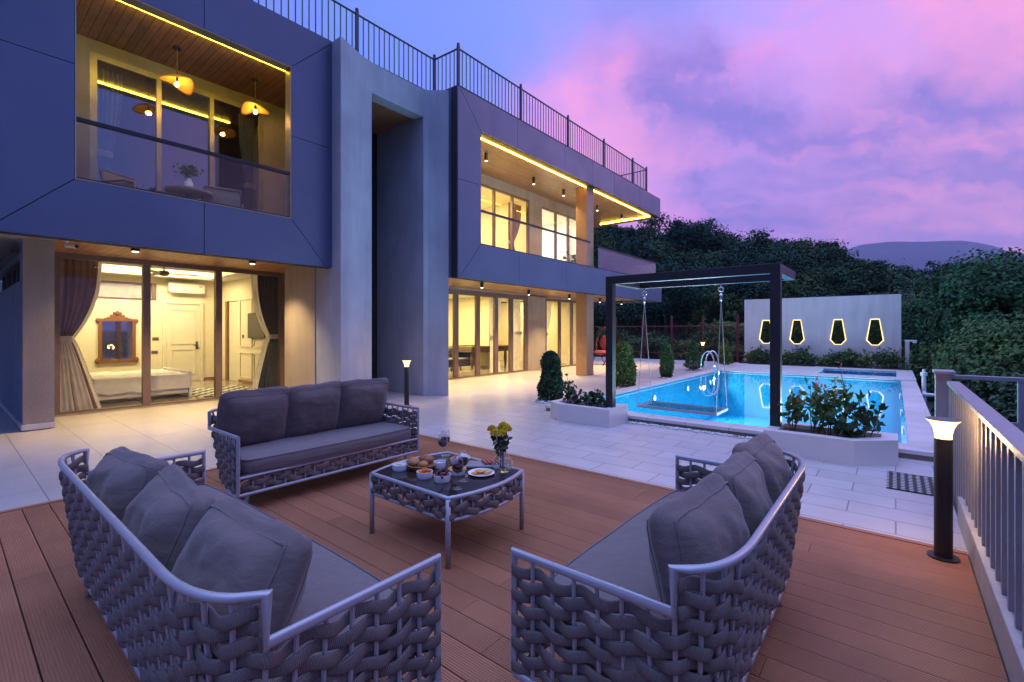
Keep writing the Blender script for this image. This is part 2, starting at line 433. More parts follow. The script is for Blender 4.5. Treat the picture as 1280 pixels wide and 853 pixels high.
# ------------------------------------------------------------------ camera
YAW = R(39.2)
cam = bpy.data.cameras.new('camera'); co = bpy.data.objects.new('camera', cam); COL.objects.link(co)
co.location = (0, 0, 1.45); co.rotation_euler = (R(90), 0, YAW)
cam.sensor_width = 36; cam.lens = 586.7 / 1280 * 36; cam.shift_y = -13.5 / 1280
cam.clip_start = .05; cam.clip_end = 9000
scene.camera = co
VX = Vector((-math.sin(YAW), math.cos(YAW), 0)); RX = Vector((math.cos(YAW), math.sin(YAW), 0))
def along(dep, px):          # ground position from depth along the view axis and a bearing
    return VX * dep + RX * (dep * (px - 640) / 586.7)

# ------------------------------------------------------------------ world: dusk sky
w = bpy.data.worlds.new('World'); scene.world = w; w.use_nodes = True
t = NT(w.node_tree); bg = t.n['Background']
tc = t.node('ShaderNodeTexCoord'); D = tc.outputs['Generated']
D = t.vm('NORMALIZE', D)
sp = t.node('ShaderNodeSeparateXYZ', Vector=D); dx, dy, dz = sp.outputs
hn = t.m('SQRT', t.m('MAXIMUM', t.m('SUBTRACT', 1.0, t.m('MULTIPLY', dz, dz)), .02))
az = t.m('DIVIDE', dy, hn)
axx = t.m('DIVIDE', dx, hn)
baseL = t.ramp(t.mr(az, -1, 1), [(0, (.07, .13, .46)), (.5, (.06, .15, .55)), (.66, (.08, .18, .70)), (.77, (.10, .25, .96)), (.87, (.21, .31, 1.0)), (.94, (.38, .35, .97)), (1.0, (.50, .39, .95))])
baseR = t.ramp(t.mr(az, -1, 1), [(0, (.04, .12, .54)), (.50, (.025, .15, .60)), (.57, (.05, .16, .60)), (.64, (.30, .22, .56)), (.8, (.48, .30, .66)), (1.0, (.47, .34, .88))])
base = t.mix(t.mr(axx, .05, .45, 0, 1, True), baseL, baseR)
zc = t.m('MAXIMUM', dz, 0.0)
hi = t.mr(zc, .30, .62, 0, 1, True)
base = t.mix(t.m('MULTIPLY', hi, .6), base, (.24, .34, 1.0))
lowf = t.m('MULTIPLY', t.mr(zc, .24, .08, 0, 1, True), t.mr(az, .35, .85, 0, 1, True))
base = t.mix(t.m('MULTIPLY', lowf, .8), base, (.33, .20, .66))
# cloud space: two octaves of domain warp so that no cloud keeps a round edge
wn = t.noise(D, 2.6, 7, .62, col=True)
W = t.vm('ADD', D, t.vm('SCALE', t.vm('SUBTRACT', wn, (.5, .5, .5)), .36))
wn2 = t.noise(W, 9.0, 6, .6, col=True)
W = t.vm('NORMALIZE', t.vm('ADD', W, t.vm('SCALE', t.vm('SUBTRACT', wn2, (.5, .5, .5)), .10)))
def pdir(px, py):
    v = VX + RX * ((px - 640) / 586.7) + Vector((0, 0, 1)) * ((413 - py) / 586.7)
    return tuple(v.normalized())
def blob(px, py, width, amp=1.0):
    d = t.vm('DOT_PRODUCT', W, pdir(px, py), out=1)
    return t.m('MULTIPLY', t.m('POWER', t.mr(d, math.cos(width * 1.7), 1.0, 0, 1), 1.6), amp)
def summ(lst):
    o = lst[0]
    for q in lst[1:]: o = t.m('ADD', o, q)
    return t.m('MINIMUM', o, 1.0)
pl = t.node('ShaderNodeCombineXYZ', X=t.m('DIVIDE', dx, t.m('ADD', zc, .30)), Y=t.m('DIVIDE', dy, t.m('ADD', zc, .30)), Z=0.0)
pl = t.vm('ADD', pl, t.vm('SCALE', t.vm('SUBTRACT', wn, (.5, .5, .5)), .9))
rot = t.node('ShaderNodeVectorRotate', Vector=pl, Angle=R(-35), _rotation_type='Z_AXIS')
st = t.vm('MULTIPLY', rot, (.75, 1.45, 1))
wisp = t.mr(t.noise(st, 1.7, 9, .62), .36, .66, 0, 1, True)
pink = summ([blob(780, 190, .17, 1.2), blob(1130, 175, .19, 1.2), blob(1010, 215, .15, 1.0), blob(1030, 45, .15, .55), blob(1270, 210, .15, 1.1), blob(870, 250, .16, .8), blob(700, 235, .12, .6)])
c = t.mix(t.m('MULTIPLY', pink, t.mr(wisp, 0, 1, .45, 1.0)), base, (.94, .34, .80))
hot = summ([blob(770, 200, .13, 1.2), blob(1190, 155, .14, 1.2), blob(1245, 238, .11, 1.0), blob(1090, 205, .1, .8)])
c = t.mix(t.m('MULTIPLY', t.m('MULTIPLY', hot, t.mr(wisp, 0, 1, .3, 1.0)), .85), c, (1.1, .42, .70))
dk = t.mr(t.noise(t.vm('ADD', st, (3.1, 1.7, 0)), 2.3, 9, .60), .36, .60, 0, 1, True)
dark = summ([blob(885, 160, .09, .95), blob(945, 190, .07, .85), blob(800, 45, .10, .45), blob(1090, 275, .16, 1.4), blob(1240, 285, .18, 1.5), blob(960, 300, .12, .7), blob(1040, 232, .07, .5), blob(870, 95, .06, .45)])
c = t.mix(t.m('MULTIPLY', dark, t.mr(dk, 0, 1, .35, .9)), c, (.21, .18, .64))
# thin broken cloud everywhere
thin = t.mr(t.noise(t.vm('ADD', st, (7.7, 2.2, 0)), .9, 8, .6), .45, .72, 0, 1, True)
c = t.mix(t.m('MULTIPLY', thin, .12), c, t.vm('ADD', t.vm('SCALE', c, .78), (.16, .12, .20)))
# zenith brightened above the view, added to light the foreground
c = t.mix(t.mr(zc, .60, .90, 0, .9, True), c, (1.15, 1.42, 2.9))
neb = t.node('ShaderNodeTexSky', _sky_type='NISHITA', _sun_disc=False, _sun_elevation=R(2.0), _sun_rotation=R(10.0))
c = t.vm('ADD', c, t.vm('SCALE', neb.outputs[0], .012))
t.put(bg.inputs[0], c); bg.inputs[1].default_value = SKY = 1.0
sun = bpy.data.lights.new('sun', 'SUN'); sun.energy = .28; sun.angle = R(25); sun.color = (1.0, .50, .70)
so = bpy.data.objects.new('sun', sun); COL.objects.link(so)
so.rotation_euler = Vector((-.45, -.80, -.45)).to_track_quat('-Z', 'Y').to_euler(); so.location = (0, 0, 30)

vs = scene.view_settings; scene.display_settings.display_device = 'sRGB'
vs.view_transform = 'Standard'; vs.look = 'None'; vs.gamma = 1; vs.exposure = .18
cy = scene.cycles
cy.use_denoising = True; cy.max_bounces = 10; cy.diffuse_bounces = 4; cy.glossy_bounces = 4; cy.transparent_max_bounces = 24; cy.transmission_bounces = 6
cy.caustics_reflective = False; cy.caustics_refractive = False; cy.sample_clamp_indirect = 4.0; cy.blur_glossy = .5
try: cy.denoiser = 'OPENIMAGEDENOISE'
except Exception: pass

# ------------------------------------------------------------------ ground, terrace, deck
def terr(x, y):
    dep = x * VX.x + y * VX.y; lat = x * RX.x + y * RX.y
    px = 640 + 586.7 * lat / max(dep, 5)
    k = min(max((dep - 27) / 36, 0), 1); k = k * k * (3 - 2 * k)
    top = 8.6 - max(0, px - 760) * .0115 - max(0, px - 1040) * .034
    top = max(top, 0.5)
    z = -1.9 + (top + 1.9) * k * (1 if dep < 75 else max(.35, 1 - (dep - 75) / 120))
    z += .5 * mnoise.noise(Vector((x * .07, y * .07, 0))) * k
    return z
gv = []; gf = []
xs = np.concatenate([[-4000, -1200, -500], np.arange(-150, 151, 5), [500, 1200, 4000]]); ys = np.concatenate([[-3000, -800, -200], np.arange(-40, 181, 5), [500, 1500, 4500]])
for y in ys:
    for x in xs: gv.append((x, y, terr(x, y) if (abs(x) <= 150 and y <= 180) else -1.9))
nx = len(xs)
for j in range(len(ys) - 1):
    for i in range(nx - 1): gf.append((j * nx + i, j * nx + i + 1, (j + 1) * nx + i + 1, (j + 1) * nx + i))
struct(MB().add(gv, gf).build('terrain', M['hillg'], smooth=True))
ms = [(-3000, 0)] 
mb = MB(); prof = [(930, 345), (1000, 330), (1045, 316), (1075, 305), (1110, 301), (1150, 300), (1200, 299.5), (1225, 302), (1245, 307), (1275, 318), (1320, 322), (1400, 330), (1550, 345)]
rows = []
for k, (fr, hh) in enumerate([(0, 0), (.12, .35), (.3, .72), (.5, 1.0), (.75, .8), (1.2, 0)]):
    row = []
    for i in range(61):
        px = 930 + i * 10.4
        for a, b in zip(prof, prof[1:]):
            if a[0] <= px <= b[0]: py = a[1] + (b[1] - a[1]) * (px - a[0]) / (b[0] - a[0])
        dep = 2100 + fr * 900
        p = along(dep, px); H = (413 - py) / 586.7 * 2550
        n = mnoise.fractal(Vector((p.x * .004, p.y * .004, k)), 1, 2, 5) * 14 * (hh > 0)
        row.append((p.x, p.y, -5 + H * hh + n * (1 if hh < 1 else .35)))
    rows.append(row)
mb.add([q for r_ in rows for q in r_], [(k * 61 + i, k * 61 + i + 1, (k + 1) * 61 + i + 1, (k + 1) * 61 + i) for k in range(5) for i in range(60)])
struct(mb.build('mountain', M['mountain'], smooth=True))

T0 = -.015    # terrace level, the deck is at 0
DX0, DX1, DY1 = -5.54, .37, 4.25
struct(MB().box(-18, DX0 - .002, -7, 7.0, -2.3, T0).build('terrace_walk', M['tilesb']))
tb = MB().box(DX0, .38, DY1 + .002, 7.0, -2.3, T0)
tb.box(-18, -4.95, 7.0, 23.0, -2.3, T0)
tb.box(-4.95, .46, 20.9, 23.0, -2.3, T0)
struct(tb.build('terrace', M['tiles']))
struct(MB().box(.40, 2.4, 6.6, 20.9, -2.3, -.55).build('lower_path', M['ground']))
# deck boards: grooved profile extruded along X
db = MB(); pitch = .158; gap = .006; y0 = .12 - pitch * 20
nb = int((DY1 - .05 - y0) / pitch) + 1
rr = random.Random(3)
for i in range(nb):
    ya = y0 + i * pitch + gap / 2; yb = min(ya + pitch - gap, DY1 - .055)
    if ya > DY1 - .1: break
    prof = [(ya, -.02), (ya, -.003), (ya + .003, 0)]
    ng = 11; st_ = (yb - ya - .012) / ng
    for g_ in range(ng):
        q = ya + .006 + g_ * st_
        prof += [(q, 0), (q + .0012, -.0022), (q + .0042, -.0022), (q + .0054, 0)]
    prof += [(yb - .003, 0), (yb, -.003), (yb, -.02)]
    cuts = [DX0 + .06]; xx = DX0 + rr.choice([.9, 1.6, 2.2, 2.9, 1.2])
    while xx < DX1 - .3: cuts.append(xx); xx += 2.9
    cuts.append(DX1 - .005)
    for a, b in zip(cuts, cuts[1:]):
        n = len(prof); vs_ = [(a + .0015, p[0], p[1]) for p in prof] + [(b - .0015, p[0], p[1]) for p in prof]
        db.add(vs_, [(k, k + 1, n + k + 1, n + k) for k in range(n - 1)] + [tuple(range(n))[::-1], tuple(range(n, 2 * n))])
db.box(DX0, DX1 - .005, DY1 - .05, DY1, -.02, .004)
db.box(DX0, DX0 + .05, y0, DY1 - .052, -.02, .004)
struct(db.build('deck', M['deck']))
struct(MB().box(DX0, DX1, y0 - .5, DY1, -2.3, -.022).build('deck_base', M['deckdark']))
struct(MB().box(.372, .50, -4, 4.94, -2.3, .18).build('kerb', M['kerb'], bevel=.006))

# ------------------------------------------------------------------ pool
WZ = .045; CZ = .09
PX0, PX1, PY0, PY1 = -4.62, .13, 7.36, 16.8
bs = MB()   # inner faces of the basin, open on top
bs.quad((PX0, PY0, -1.35), (PX1, PY0, -1.35), (PX1, PY1, -1.35), (PX0, PY1, -1.35))
bs.quad((PX0, PY0, -1.35), (PX0, PY1, -1.35), (PX0, PY1, CZ - .03), (PX0, PY0, CZ - .03))
bs.quad((PX1 - .003, PY0, -1.35), (PX1 - .003, PY0, .048), (PX1 - .003, PY1, .048), (PX1 - .003, PY1, -1.35))
bs.quad((PX0, PY0, -1.35), (PX0, PY0, CZ - .03), (PX1, PY0, CZ - .03), (PX1, PY0, -1.35))
bs.quad((PX0, PY1, -1.35), (PX1, PY1, -1.35), (PX1, PY1, CZ - .03), (PX0, PY1, CZ - .03))
SX0, SX1, SY0, SY1 = -1.97, .04, 17.75, 20.1
for (a, b) in (((SX0, SY0), (SX1, SY0)), ((SX1, SY0), (SX1, SY1)), ((SX1, SY1), (SX0, SY1)), ((SX0, SY1), (SX0, SY0))):
    bs.quad((*a, -.35), (*b, -.35), (*b, CZ - .03), (*a, CZ - .03))
bs.quad((SX0, SY0, -.35), (SX1, SY0, -.35), (SX1, SY1, -.35), (SX0, SY1, -.35))
struct(bs.build('pool_floor', M['basin']))
wt = MB()
wt.quad((PX0, PY0, WZ), (PX1, PY0, WZ), (PX1, PY1, WZ), (PX0, PY1, WZ))
wt.quad((SX0, SY0, WZ + .01), (SX1, SY0, WZ + .01), (SX1, SY1, WZ + .01), (SX0, SY1, WZ + .01))
struct(wt.build('pool_water', M['watr']))
cp = MB()
cp.box(-4.94, .46, 7.0, PY0, CZ - .05, CZ)                 # near coping
cp.box(-4.94, PX0, PY0, 20.9, CZ - .05, CZ)                # left
cp.box(PX0, .46, PY1, SY0, CZ - .05, CZ)
cp.box(PX0, SX0 - .35, SY0, 20.9, CZ - .05, CZ - .012)       # raised dry shelf
cp.box(SX0 - .35, SX0, SY0, 20.9, CZ - .05, CZ)
cp.box(SX0, SX1, SY1, 20.9, CZ - .05, CZ)
cp.box(SX1, .46, SY0, 20.9, CZ - .05, CZ)
cp.box(.40, .46, PY0, PY1, CZ - .06, WZ + .006)
struct(cp.build('pool_coping', M['coping'], bevel=.006))
struct(MB().box(PX1, .40, PY0, PY1, -.3, WZ + .005).build('pool_ledge', M['coping']))
rs = MB(); rs.box(-4.92, .45, 7.02, PY0 - .01, -2.3, CZ - .05); rs.box(-4.92, PX0 - .01, PY0, 20.8, -2.3, CZ - .05); rs.box(PX1 + .01, .44, PY0, PY1, -2.3, -.3); rs.box(PX0, .44, PY1 + .01, SY0 - .01, -2.3, CZ - .05); rs.box(PX0, SX0 - .01, SY0, 20.8, -2.3, CZ - .05); rs.box(SX1 + .01, .44, SY0, 20.8, -2.3, CZ - .05)
rs.box(SX0, SX1, SY1 + .01, 20.8, -2.3, CZ - .05)
struct(rs.build('pool_kerb', M['riser']))
# underwater lights
nm = ['nearest the swing', 'second from the swing', 'midway along', 'beside the ladder']
for i, y in enumerate((8.9, 11.2, 13.6, 15.7)):
    o = thing('pool_light', 'round underwater light on the left pool wall, ' + nm[i], 'pool light', (PX0 + .004, y, -.22), group='underwater lights on the left wall')
    MB().tube([(0, 0, 0), (.03, 0, 0)], .085, 16).build('rim', M['chrome'], o)
    MB().tube([(.0305, 0, 0), (.036, 0, 0)], .07, 16).build('lens', M['pooll'], o)
    lamp('pool_lamp', 'AREA', (PX0 + .06, y, -.22), 105, (.72, .93, 1.0), o, .2, rot=(0, R(-90), 0))
nm = ['nearest the deck', 'second from the deck', 'third from the deck', 'farthest from the deck']
for i, y in enumerate((8.1, 10.1, 12.2, 15.2)):
    o = thing('pool_light', 'round underwater light on the right pool wall, ' + nm[i], 'pool light', (PX1 - .004, y, -.2), group='underwater lights on the right wall')
    MB().tube([(0, 0, 0), (-.03, 0, 0)], .085, 16).build('rim', M['chrome'], o)
    MB().tube([(-.0305, 0, 0), (-.036, 0, 0)], .07, 16).build('lens', M['pooll'], o)
    lamp('pool_lamp', 'AREA', (PX1 - .06, y, -.2), 105, (.72, .93, 1.0), o, .2, rot=(0, R(90), 0))
lamp('pool_lamp', 'AREA', ((SX0 + SX1) / 2, SY1 - .1, -.1), 45, (.75, .93, 1.0), None, .2, rot=(R(-90), 0, 0))
# ladder
o = thing('pool_ladder', 'chrome pool ladder with two curved hoops over the coping', 'pool ladder', (-4.62, 16.0, CZ))
for dy in (-.24, .24):
    pts = [(-.28, dy, -.02)] + [(-.28 + .42 * (1 - math.cos(a)) / 2 * 1.0, dy, .25 + .42 * math.sin(a)) for a in np.linspace(0, PI, 14)] + [(.14, dy, -.9)]
    MB().tube(pts, .022, 10).build('handrail', M['chrome'], o, smooth=True)
for z in (-.25, -.5, -.75): MB().box(.10, .18, -.22, .22, z, z + .03).build('step', M['chrome'], o)

# ------------------------------------------------------------------ villa
V = thing('villa', 'two storey villa with dark grey panelled upper floor and lit recessed balconies', 'house', (-9, 6, 0))
def vb(name, m, *boxes, bevel=0.0, parent=None):
    b = MB()
    for q in boxes: b.box(*q)
    return b.build(name, M[m], parent or V, world=(parent is None), bevel=bevel)
def inset(poly, d):
    n = len(poly); out = []
    A = sum(poly[i][0] * poly[(i + 1) % n][1] - poly[(i + 1) % n][0] * poly[i][1] for i in range(n))
    if A < 0: poly = poly[::-1]
    for i in range(n):
        p0, p1, p2 = Vector(poly[i - 1]), Vector(poly[i]), Vector(poly[(i + 1) % n])
        e1 = (p1 - p0).normalized(); e2 = (p2 - p1).normalized()
        n1 = Vector((-e1.y, e1.x)); n2 = Vector((-e2.y, e2.x))
        k = d / max(1 + n1.dot(n2), .2)
        out.append(tuple(p1 + (n1 + n2) * k))
    return out
XL, XR, ZB, ZT = -8.13, -7.45, 2.61, 6.84
def cladding(X, polys, name='facade_cladding'):
    b = MB()
    for p in polys: b.prism(inset(p, .005), 0, X - .04, X)
    return b.build(name, M['panel'], V, world=True, angle=30)
A1, A2, B1, B2 = 1.12, 3.90, 3.39, 6.03
cladding(XL, [
    [(-4, ZB), (-1.2, ZB), (-1.2, ZT), (-4, ZT)],
    [(-1.2, ZB), (.34, ZB), (A1, B1), (A1, 4.86), (-1.2, 4.86)], [(-1.2, 4.86), (A1, 4.86), (A1, B2), (.31, ZT), (-1.2, ZT)],
    [(.34, ZB), (2.57, ZB), (2.57, B1), (A1, B1)], [(2.57, ZB), (4.55, ZB), (A2, B1), (2.57, B1)],
    [(4.55, ZB), (4.66, ZB), (4.66, 4.83), (A2, 4.83), (A2, B1)], [(A2, 4.83), (4.66, 4.83), (4.66, ZT - .05), (A2, B2)],
    [(.31, ZT), (2.57, ZT), (2.57, B2), (A1, B2)], [(2.57, ZT), (4.66, ZT), (4.66, ZT - .05), (A2, B2), (2.57, B2)]])
b = MB()
x0, x1 = XL - .2, XL - .041
b.box(x0, x1, -4, A1, ZB, ZT - .01); b.box(x0, x1, A2, 4.659, ZB, ZT - .01); b.box(x0, x1, A1, A2, ZB, B1); b.box(x0, x1, A1, A2, B2, ZT - .01)
b.build('facade_backing', M['seam'], V, world=True)
b = MB()   # lining of the balcony opening
b.box(XL - .2, XL - .002, A2 - .012, A2 - .001, B1, B2); b.box(XL - .2, XL - .002, A1 + .001, A1 + .012, B1, B2); b.box(XL - .2, XL - .002, A1 + .012, A2 - .012, B2 - .012, B2 - .001)
b.box(XL - .2, XL - .002, A1 + .012, A2 - .012, B1 + .001, B1 + .012)
b.build('opening_lining', M['goldframe'], V, world=True)
vb('roof_slab', 'panel', (-15.6, XL - .2, -4, 4.66, 6.6, 6.8), (-15.6, -8.5, 4.66, 7.25, 6.6, 6.8), (-15.6, XR - .2, 7.25, 16.6, 6.55, 6.8), (-11, XR - .2, 16.6, 18.73, 6.3, 6.8))
# left upper balcony
vb('balcony_floor', 'offwhite', (-9.85, XL - .2, .9, 4.6, 2.86, 3.0))
vb('balcony_wall', 'beige', (-9.85, XL - .2, .7, .9, 2.86, 6.6), (-9.85, XL - .2, 4.6, 4.66, 2.86, 6.6),
   (-10.0, -9.85, .7, 1.53, 2.86, 6.6), (-10.0, -9.85, 4.17, 4.66, 2.86, 6.6), (-10.0, -9.85, 1.53, 4.17, 5.86, 6.6))
vb('soffit', 'soffit', (-9.85, XL - .2, .9, 4.6, 6.06, 6.12))
vb('led_strip', 'led', (XL - .228, XL - .205, 1.0, 4.1, 6.03, 6.05))
def slider(y0, y1, z0, z1, X, mulls, fr, m, gl='glass', wide=.05, dep=.08, handle=True, name='sliding_door'):
    """frame, one leaf per bay (each with its stile frame and pane)"""
    d = thing_part(name)
    f = MB(); f.box(X - dep, X, y0, y0 + wide, z0, z1); f.box(X - dep, X, y1 - wide, y1, z0, z1); f.box(X - dep, X, y0 + wide, y1 - wide, z1 - wide, z1); f.box(X - dep, X, y0 + wide, y1 - wide, z0, z0 + .04)
    for q in mulls: f.box(X - dep - .002, X + .004, q - fr / 2, q + fr / 2, z0 + .04, z1 - wide)
    f.build('frame', M[m], d, world=False)
    eds = [y0 + wide] + [v for q in mulls for v in (q - fr / 2, q + fr / 2)] + [y1 - wide]
    for k in range(0, len(eds), 2):
        xx = X - dep * (.35 if (k // 2) % 2 == 0 else .65)
        MB().quad((xx, eds[k], z0 + .04), (xx, eds[k + 1], z0 + .04), (xx, eds[k + 1], z1 - wide), (xx, eds[k], z1 - wide)).build('pane', M[gl], d)
    return d
def thing_part(name):
    o = bpy.data.objects.new(name, None); COL.objects.link(o); o.parent = V; o.location = -Vector(V.location); o.empty_display_size = .05
    return o
slider(1.53, 4.17, 3.0, 5.86, -9.85, [2.43, 3.24], .07, 'goldframe', 'glassr', wide=.09)
# balustrade of left balcony
def balustrade(y0, y1, z0, z1, X, gl, cap='blackmetal', ret=None):
    d = thing_part('balcony_railing')
    MB().box(X - .006, X + .006, y0, y1, z0, z1).build('glass_panel', M[gl], d)
    MB().box(X - .025, X + .025, y0, y1, z1, z1 + .05).build('handrail', M[cap], d)
    MB().box(X - .02, X + .02, y0, y1, z0 - .02, z0 + .02).build('bottom_channel', M[cap], d)
    return d
balustrade(A1 + .014, A2 - .014, B1 + .015, 4.15, XL - .05, 'glassb')
# dim upper room
vb('upper_room_wall', 'lilac', (-14, -13.9, .7, 4.66, 3, 6.6), (-13.9, -10.0, .6, .7, 3, 6.6), (-13.9, -10.0, 4.66, 4.76, 3, 6.6), (-13.9, -10.0, .7, 4.66, 2.95, 3.02), (-13.9, -10.0, .7, 4.66, 5.95, 6.05))
# left ground floor
vb('soffit', 'soffit', (-11.05, XL - .21, 1.1, 4.638, 2.78, 2.86), (-11.05, -9.975, 4.638, 5.3, 2.78, 2.86))
vb('soffit', 'beige', (-16, XL - .21, -4, 1.095, 2.78, 2.86))
wl = MB(); wl.box(-16, -9.75, .8, 1.1, 0, 2.2); wl.box(-16, -9.75, .8, 1.1, 2.6, 2.779); wl.box(-10.32, -9.75, .8, 1.1, 2.2, 2.6)
wl.build('garden_wall', M['bluewall'], V, world=True)
vb('end_pier', 'beige', (-9.77, -9.735, .785, 1.115, 0, 2.776))
vb('skirting', 'offwhite', (-16, -9.72, .77, .797, 0, .08), (-9.733, -9.715, .797, 1.12, 0, .08))
d = thing_part('high_window'); MB().box(-16, -10.32, .94, .96, 2.2, 2.6).build('pane', M['glassd'], d)
f = MB()
for x in (-10.34, -11.2, -12.1, -13.0, -14.0, -15): f.box(x - .025, x + .025, .90, .938, 2.2, 2.6)
f.box(-16, -10.32, .86, .94, 2.595, 2.62); f.box(-16, -10.3, .70, .80, 2.62, 2.66)
f.build('frame', M['bronze'], d)
slider(1.23, 5.13, 0.0, 2.79, -11.02, [2.53, 3.76], .115, 'bronze', wide=.10, dep=.12)
vb('threshold', 'infloor', (-11.16, -10.98, 1.1, 5.2, -.01, .012))
# tower with concave front
cur = [(-7.83, 4.66), (-7.905, 4.83), (-7.98, 5.02), (-8.045, 5.18), (-8.09, 5.33), (-8.12, 5.51)]
cur2 = [(-8.145, 6.86), (-8.09, 6.95), (-8.0, 7.03), (-7.88, 7.12), (-7.73, 7.235)]
mid = [(-8.12, 5.51), (-8.14, 5.85), (-8.15, 6.3), (-8.145, 6.86)]
tw = MB()
tw.prism(cur + [(-8.7, 5.51), (-8.7, 4.66)], 2, -.01, ZT - .02)
tw.prism(cur2 + [(-8.7, 7.235), (-8.7, 6.86)], 2, -.01, ZT - .02)
tw.prism(mid + [(-8.42, 6.86), (-8.42, 5.51)], 2, 6.21, ZT - .02)
tw.box(-9.97, -8.7, 4.66, 4.9, -.01, ZT - .02)
tw.box(-9.9, -8.7, 6.86, 7.235, -.01, 6.5); tw.box(-9.9, -8.7, 5.3, 5.51, -.01, 6.5)
tw.build('tower_wall', M['plaster'], V, world=True)
vb('tower_warm_light_sheet', 'beige', (-9.97, -8.72, 4.640, 4.657, 0, 2.775))  # warm soffit light put in as a beige sheet over the plaster
vb('tower_soffit', 'wood', (-9.9, -8.42, 5.51, 6.86, 6.27, 6.33))
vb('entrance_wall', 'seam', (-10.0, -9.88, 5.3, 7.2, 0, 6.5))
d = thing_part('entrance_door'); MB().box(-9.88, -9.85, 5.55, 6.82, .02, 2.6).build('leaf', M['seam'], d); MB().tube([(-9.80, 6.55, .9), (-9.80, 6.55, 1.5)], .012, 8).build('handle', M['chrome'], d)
vb('skirting', 'offwhite', (-8.19, -8.148, 6.88, 6.93, 0, .07))
# ---------------- right wing
C1, C2, E1, E2 = 8.0, 18.75, 3.45, 6.07
cladding(XR, [
    [(7.25, ZB), (7.30, ZB), (C1, E1), (C1, 4.82), (7.25, 4.79)], [(7.25, 4.79), (C1, 4.82), (C1, E2), (7.30, ZT), (7.25, ZT)],
    [(7.30, ZT), (9.36, ZT), (9.36, E2), (C1, E2)]] +
    [[(a, E2), (b_, E2), (b_, ZT), (a, ZT)] for a, b_ in ((9.36, 11.57), (11.57, 13.2), (13.2, 14.69), (14.69, 16.78), (16.78, 18.75))] +
    [[(7.30, ZB), (9.43, ZB), (9.43, E1), (C1, E1)]] +
    [[(a, ZB), (b_, ZB), (b_, E1), (a, E1)] for a, b_ in ((9.43, 11.65), (11.65, 13.9), (13.9, 16.2), (16.2, 18.89))])
vb('facade_backing', 'seam', (XR - .2, XR - .041, 7.25, C1, ZB, ZT - .01), (XR - .2, XR - .041, C1, 18.88, ZB, E1), (XR - .2, XR - .041, C1, 18.74, E2, ZT - .01))
for q in ((-12, XR - .21, 18.72, 18.75, 6.13, ZT), (-12, XR - .21, 18.86, 18.89, ZB, E1), (-8.6, XR - .21, 7.236, 7.26, ZB + .01, ZT)): vb('side_cladding', 'panel', q)
vb('balcony_floor', 'offwhite', (-12, XR - .2, 7.26, 18.86, 2.86, 3.0))
vb('soffit', 'soffit2', (-12, XR - .2, 7.26, 18.72, 6.06, 6.12))
vb('led_strip', 'ledr', (XR - .24, XR - .215, 8.05, 13.15, 6.03, 6.053)); vb('led_strip', 'ledr', (XR - .24, XR - .215, 13.65, 18.2, 6.03, 6.053)); vb('led_strip', 'ledr', (-9.9, XR - .25, 18.2, 18.225, 6.03, 6.053))
vb('column', 'column', (-8.06, XR - .205, 13.18, 13.62, -.01, 2.72), (-8.06, XR - .205, 13.18, 13.62, 3.0, 6.06), bevel=.006)
balustrade(C1 + .01, 13.14, E1 + .01, 4.22, XR - .06, 'glassb'); balustrade(13.66, 18.42, E1 + .01, 4.14, XR - .06, 'glassf')
d = thing_part('balcony_railing'); MB().box(-10, XR - .07, 18.40, 18.412, E1, 4.14).build('glass_panel', M['glassf'], d); MB().box(-10, XR - .09, 18.38, 18.43, 4.14, 4.19).build('handrail', M['blackmetal'], d)
# upper back wall and windows
vb('upper_wall', 'beige', (-9.55, -9.4, 7.25, 9.0, 3, 6.06), (-9.55, -9.4, 12.45, 13.14, 3, 6.06), (-9.55, -9.4, 15.64, 16.6, 3, 6.06), (-9.55, -9.4, 9.0, 12.45, 5.76, 6.06), (-9.55, -9.4, 13.14, 15.64, 5.70, 6.06), (-14, -9.55, 16.4, 16.6, 3, 6.06))
slider(9.0, 12.45, 3.0, 5.76, -9.42, [9.8, 10.72, 11.6], .07, 'bronze'); slider(13.14, 15.64, 3.0, 5.70, -9.42, [14.07, 14.9], .07, 'bronze')
vb('upper_room_wall', 'inwall', (-13, -12.9, 7.3, 12.75, 3, 6.0), (-12.9, -9.55, 7.25, 7.4, 3, 6.0), (-12.9, -9.55, 12.65, 12.75, 3, 6.0), (-12.9, -9.55, 7.4, 12.65, 5.9, 5.96), (-12.9, -9.55, 7.4, 12.65, 2.98, 3.02))
vb('upper_room_wall', 'inwallw', (-13, -12.9, 12.76, 16.4, 3, 6.0), (-12.9, -9.55, 12.76, 12.85, 3, 6.0), (-12.9, -9.55, 16.3, 16.39, 3, 6.0), (-12.9, -9.55, 12.85, 16.3, 5.9, 5.96), (-12.9, -9.55, 12.85, 16.3, 2.98, 3.02))
d = thing_part('room_door'); MB().box(-12.9, -12.86, 11.2, 12.1, 3.02, 5.1).build('leaf', M['doorw'], d); MB().box(-12.86, -12.82, 11.3, 11.42, 4.0, 4.03).build('handle', M['bulbg'], d)
d = thing_part('room_door'); MB().box(-12.9, -12.86, 14.6, 15.4, 3.02, 5.1).build('leaf', M['doorw'], d); MB().box(-12.86, -12.82, 14.7, 14.82, 4.0, 4.03).build('handle', M['bulbg'], d)
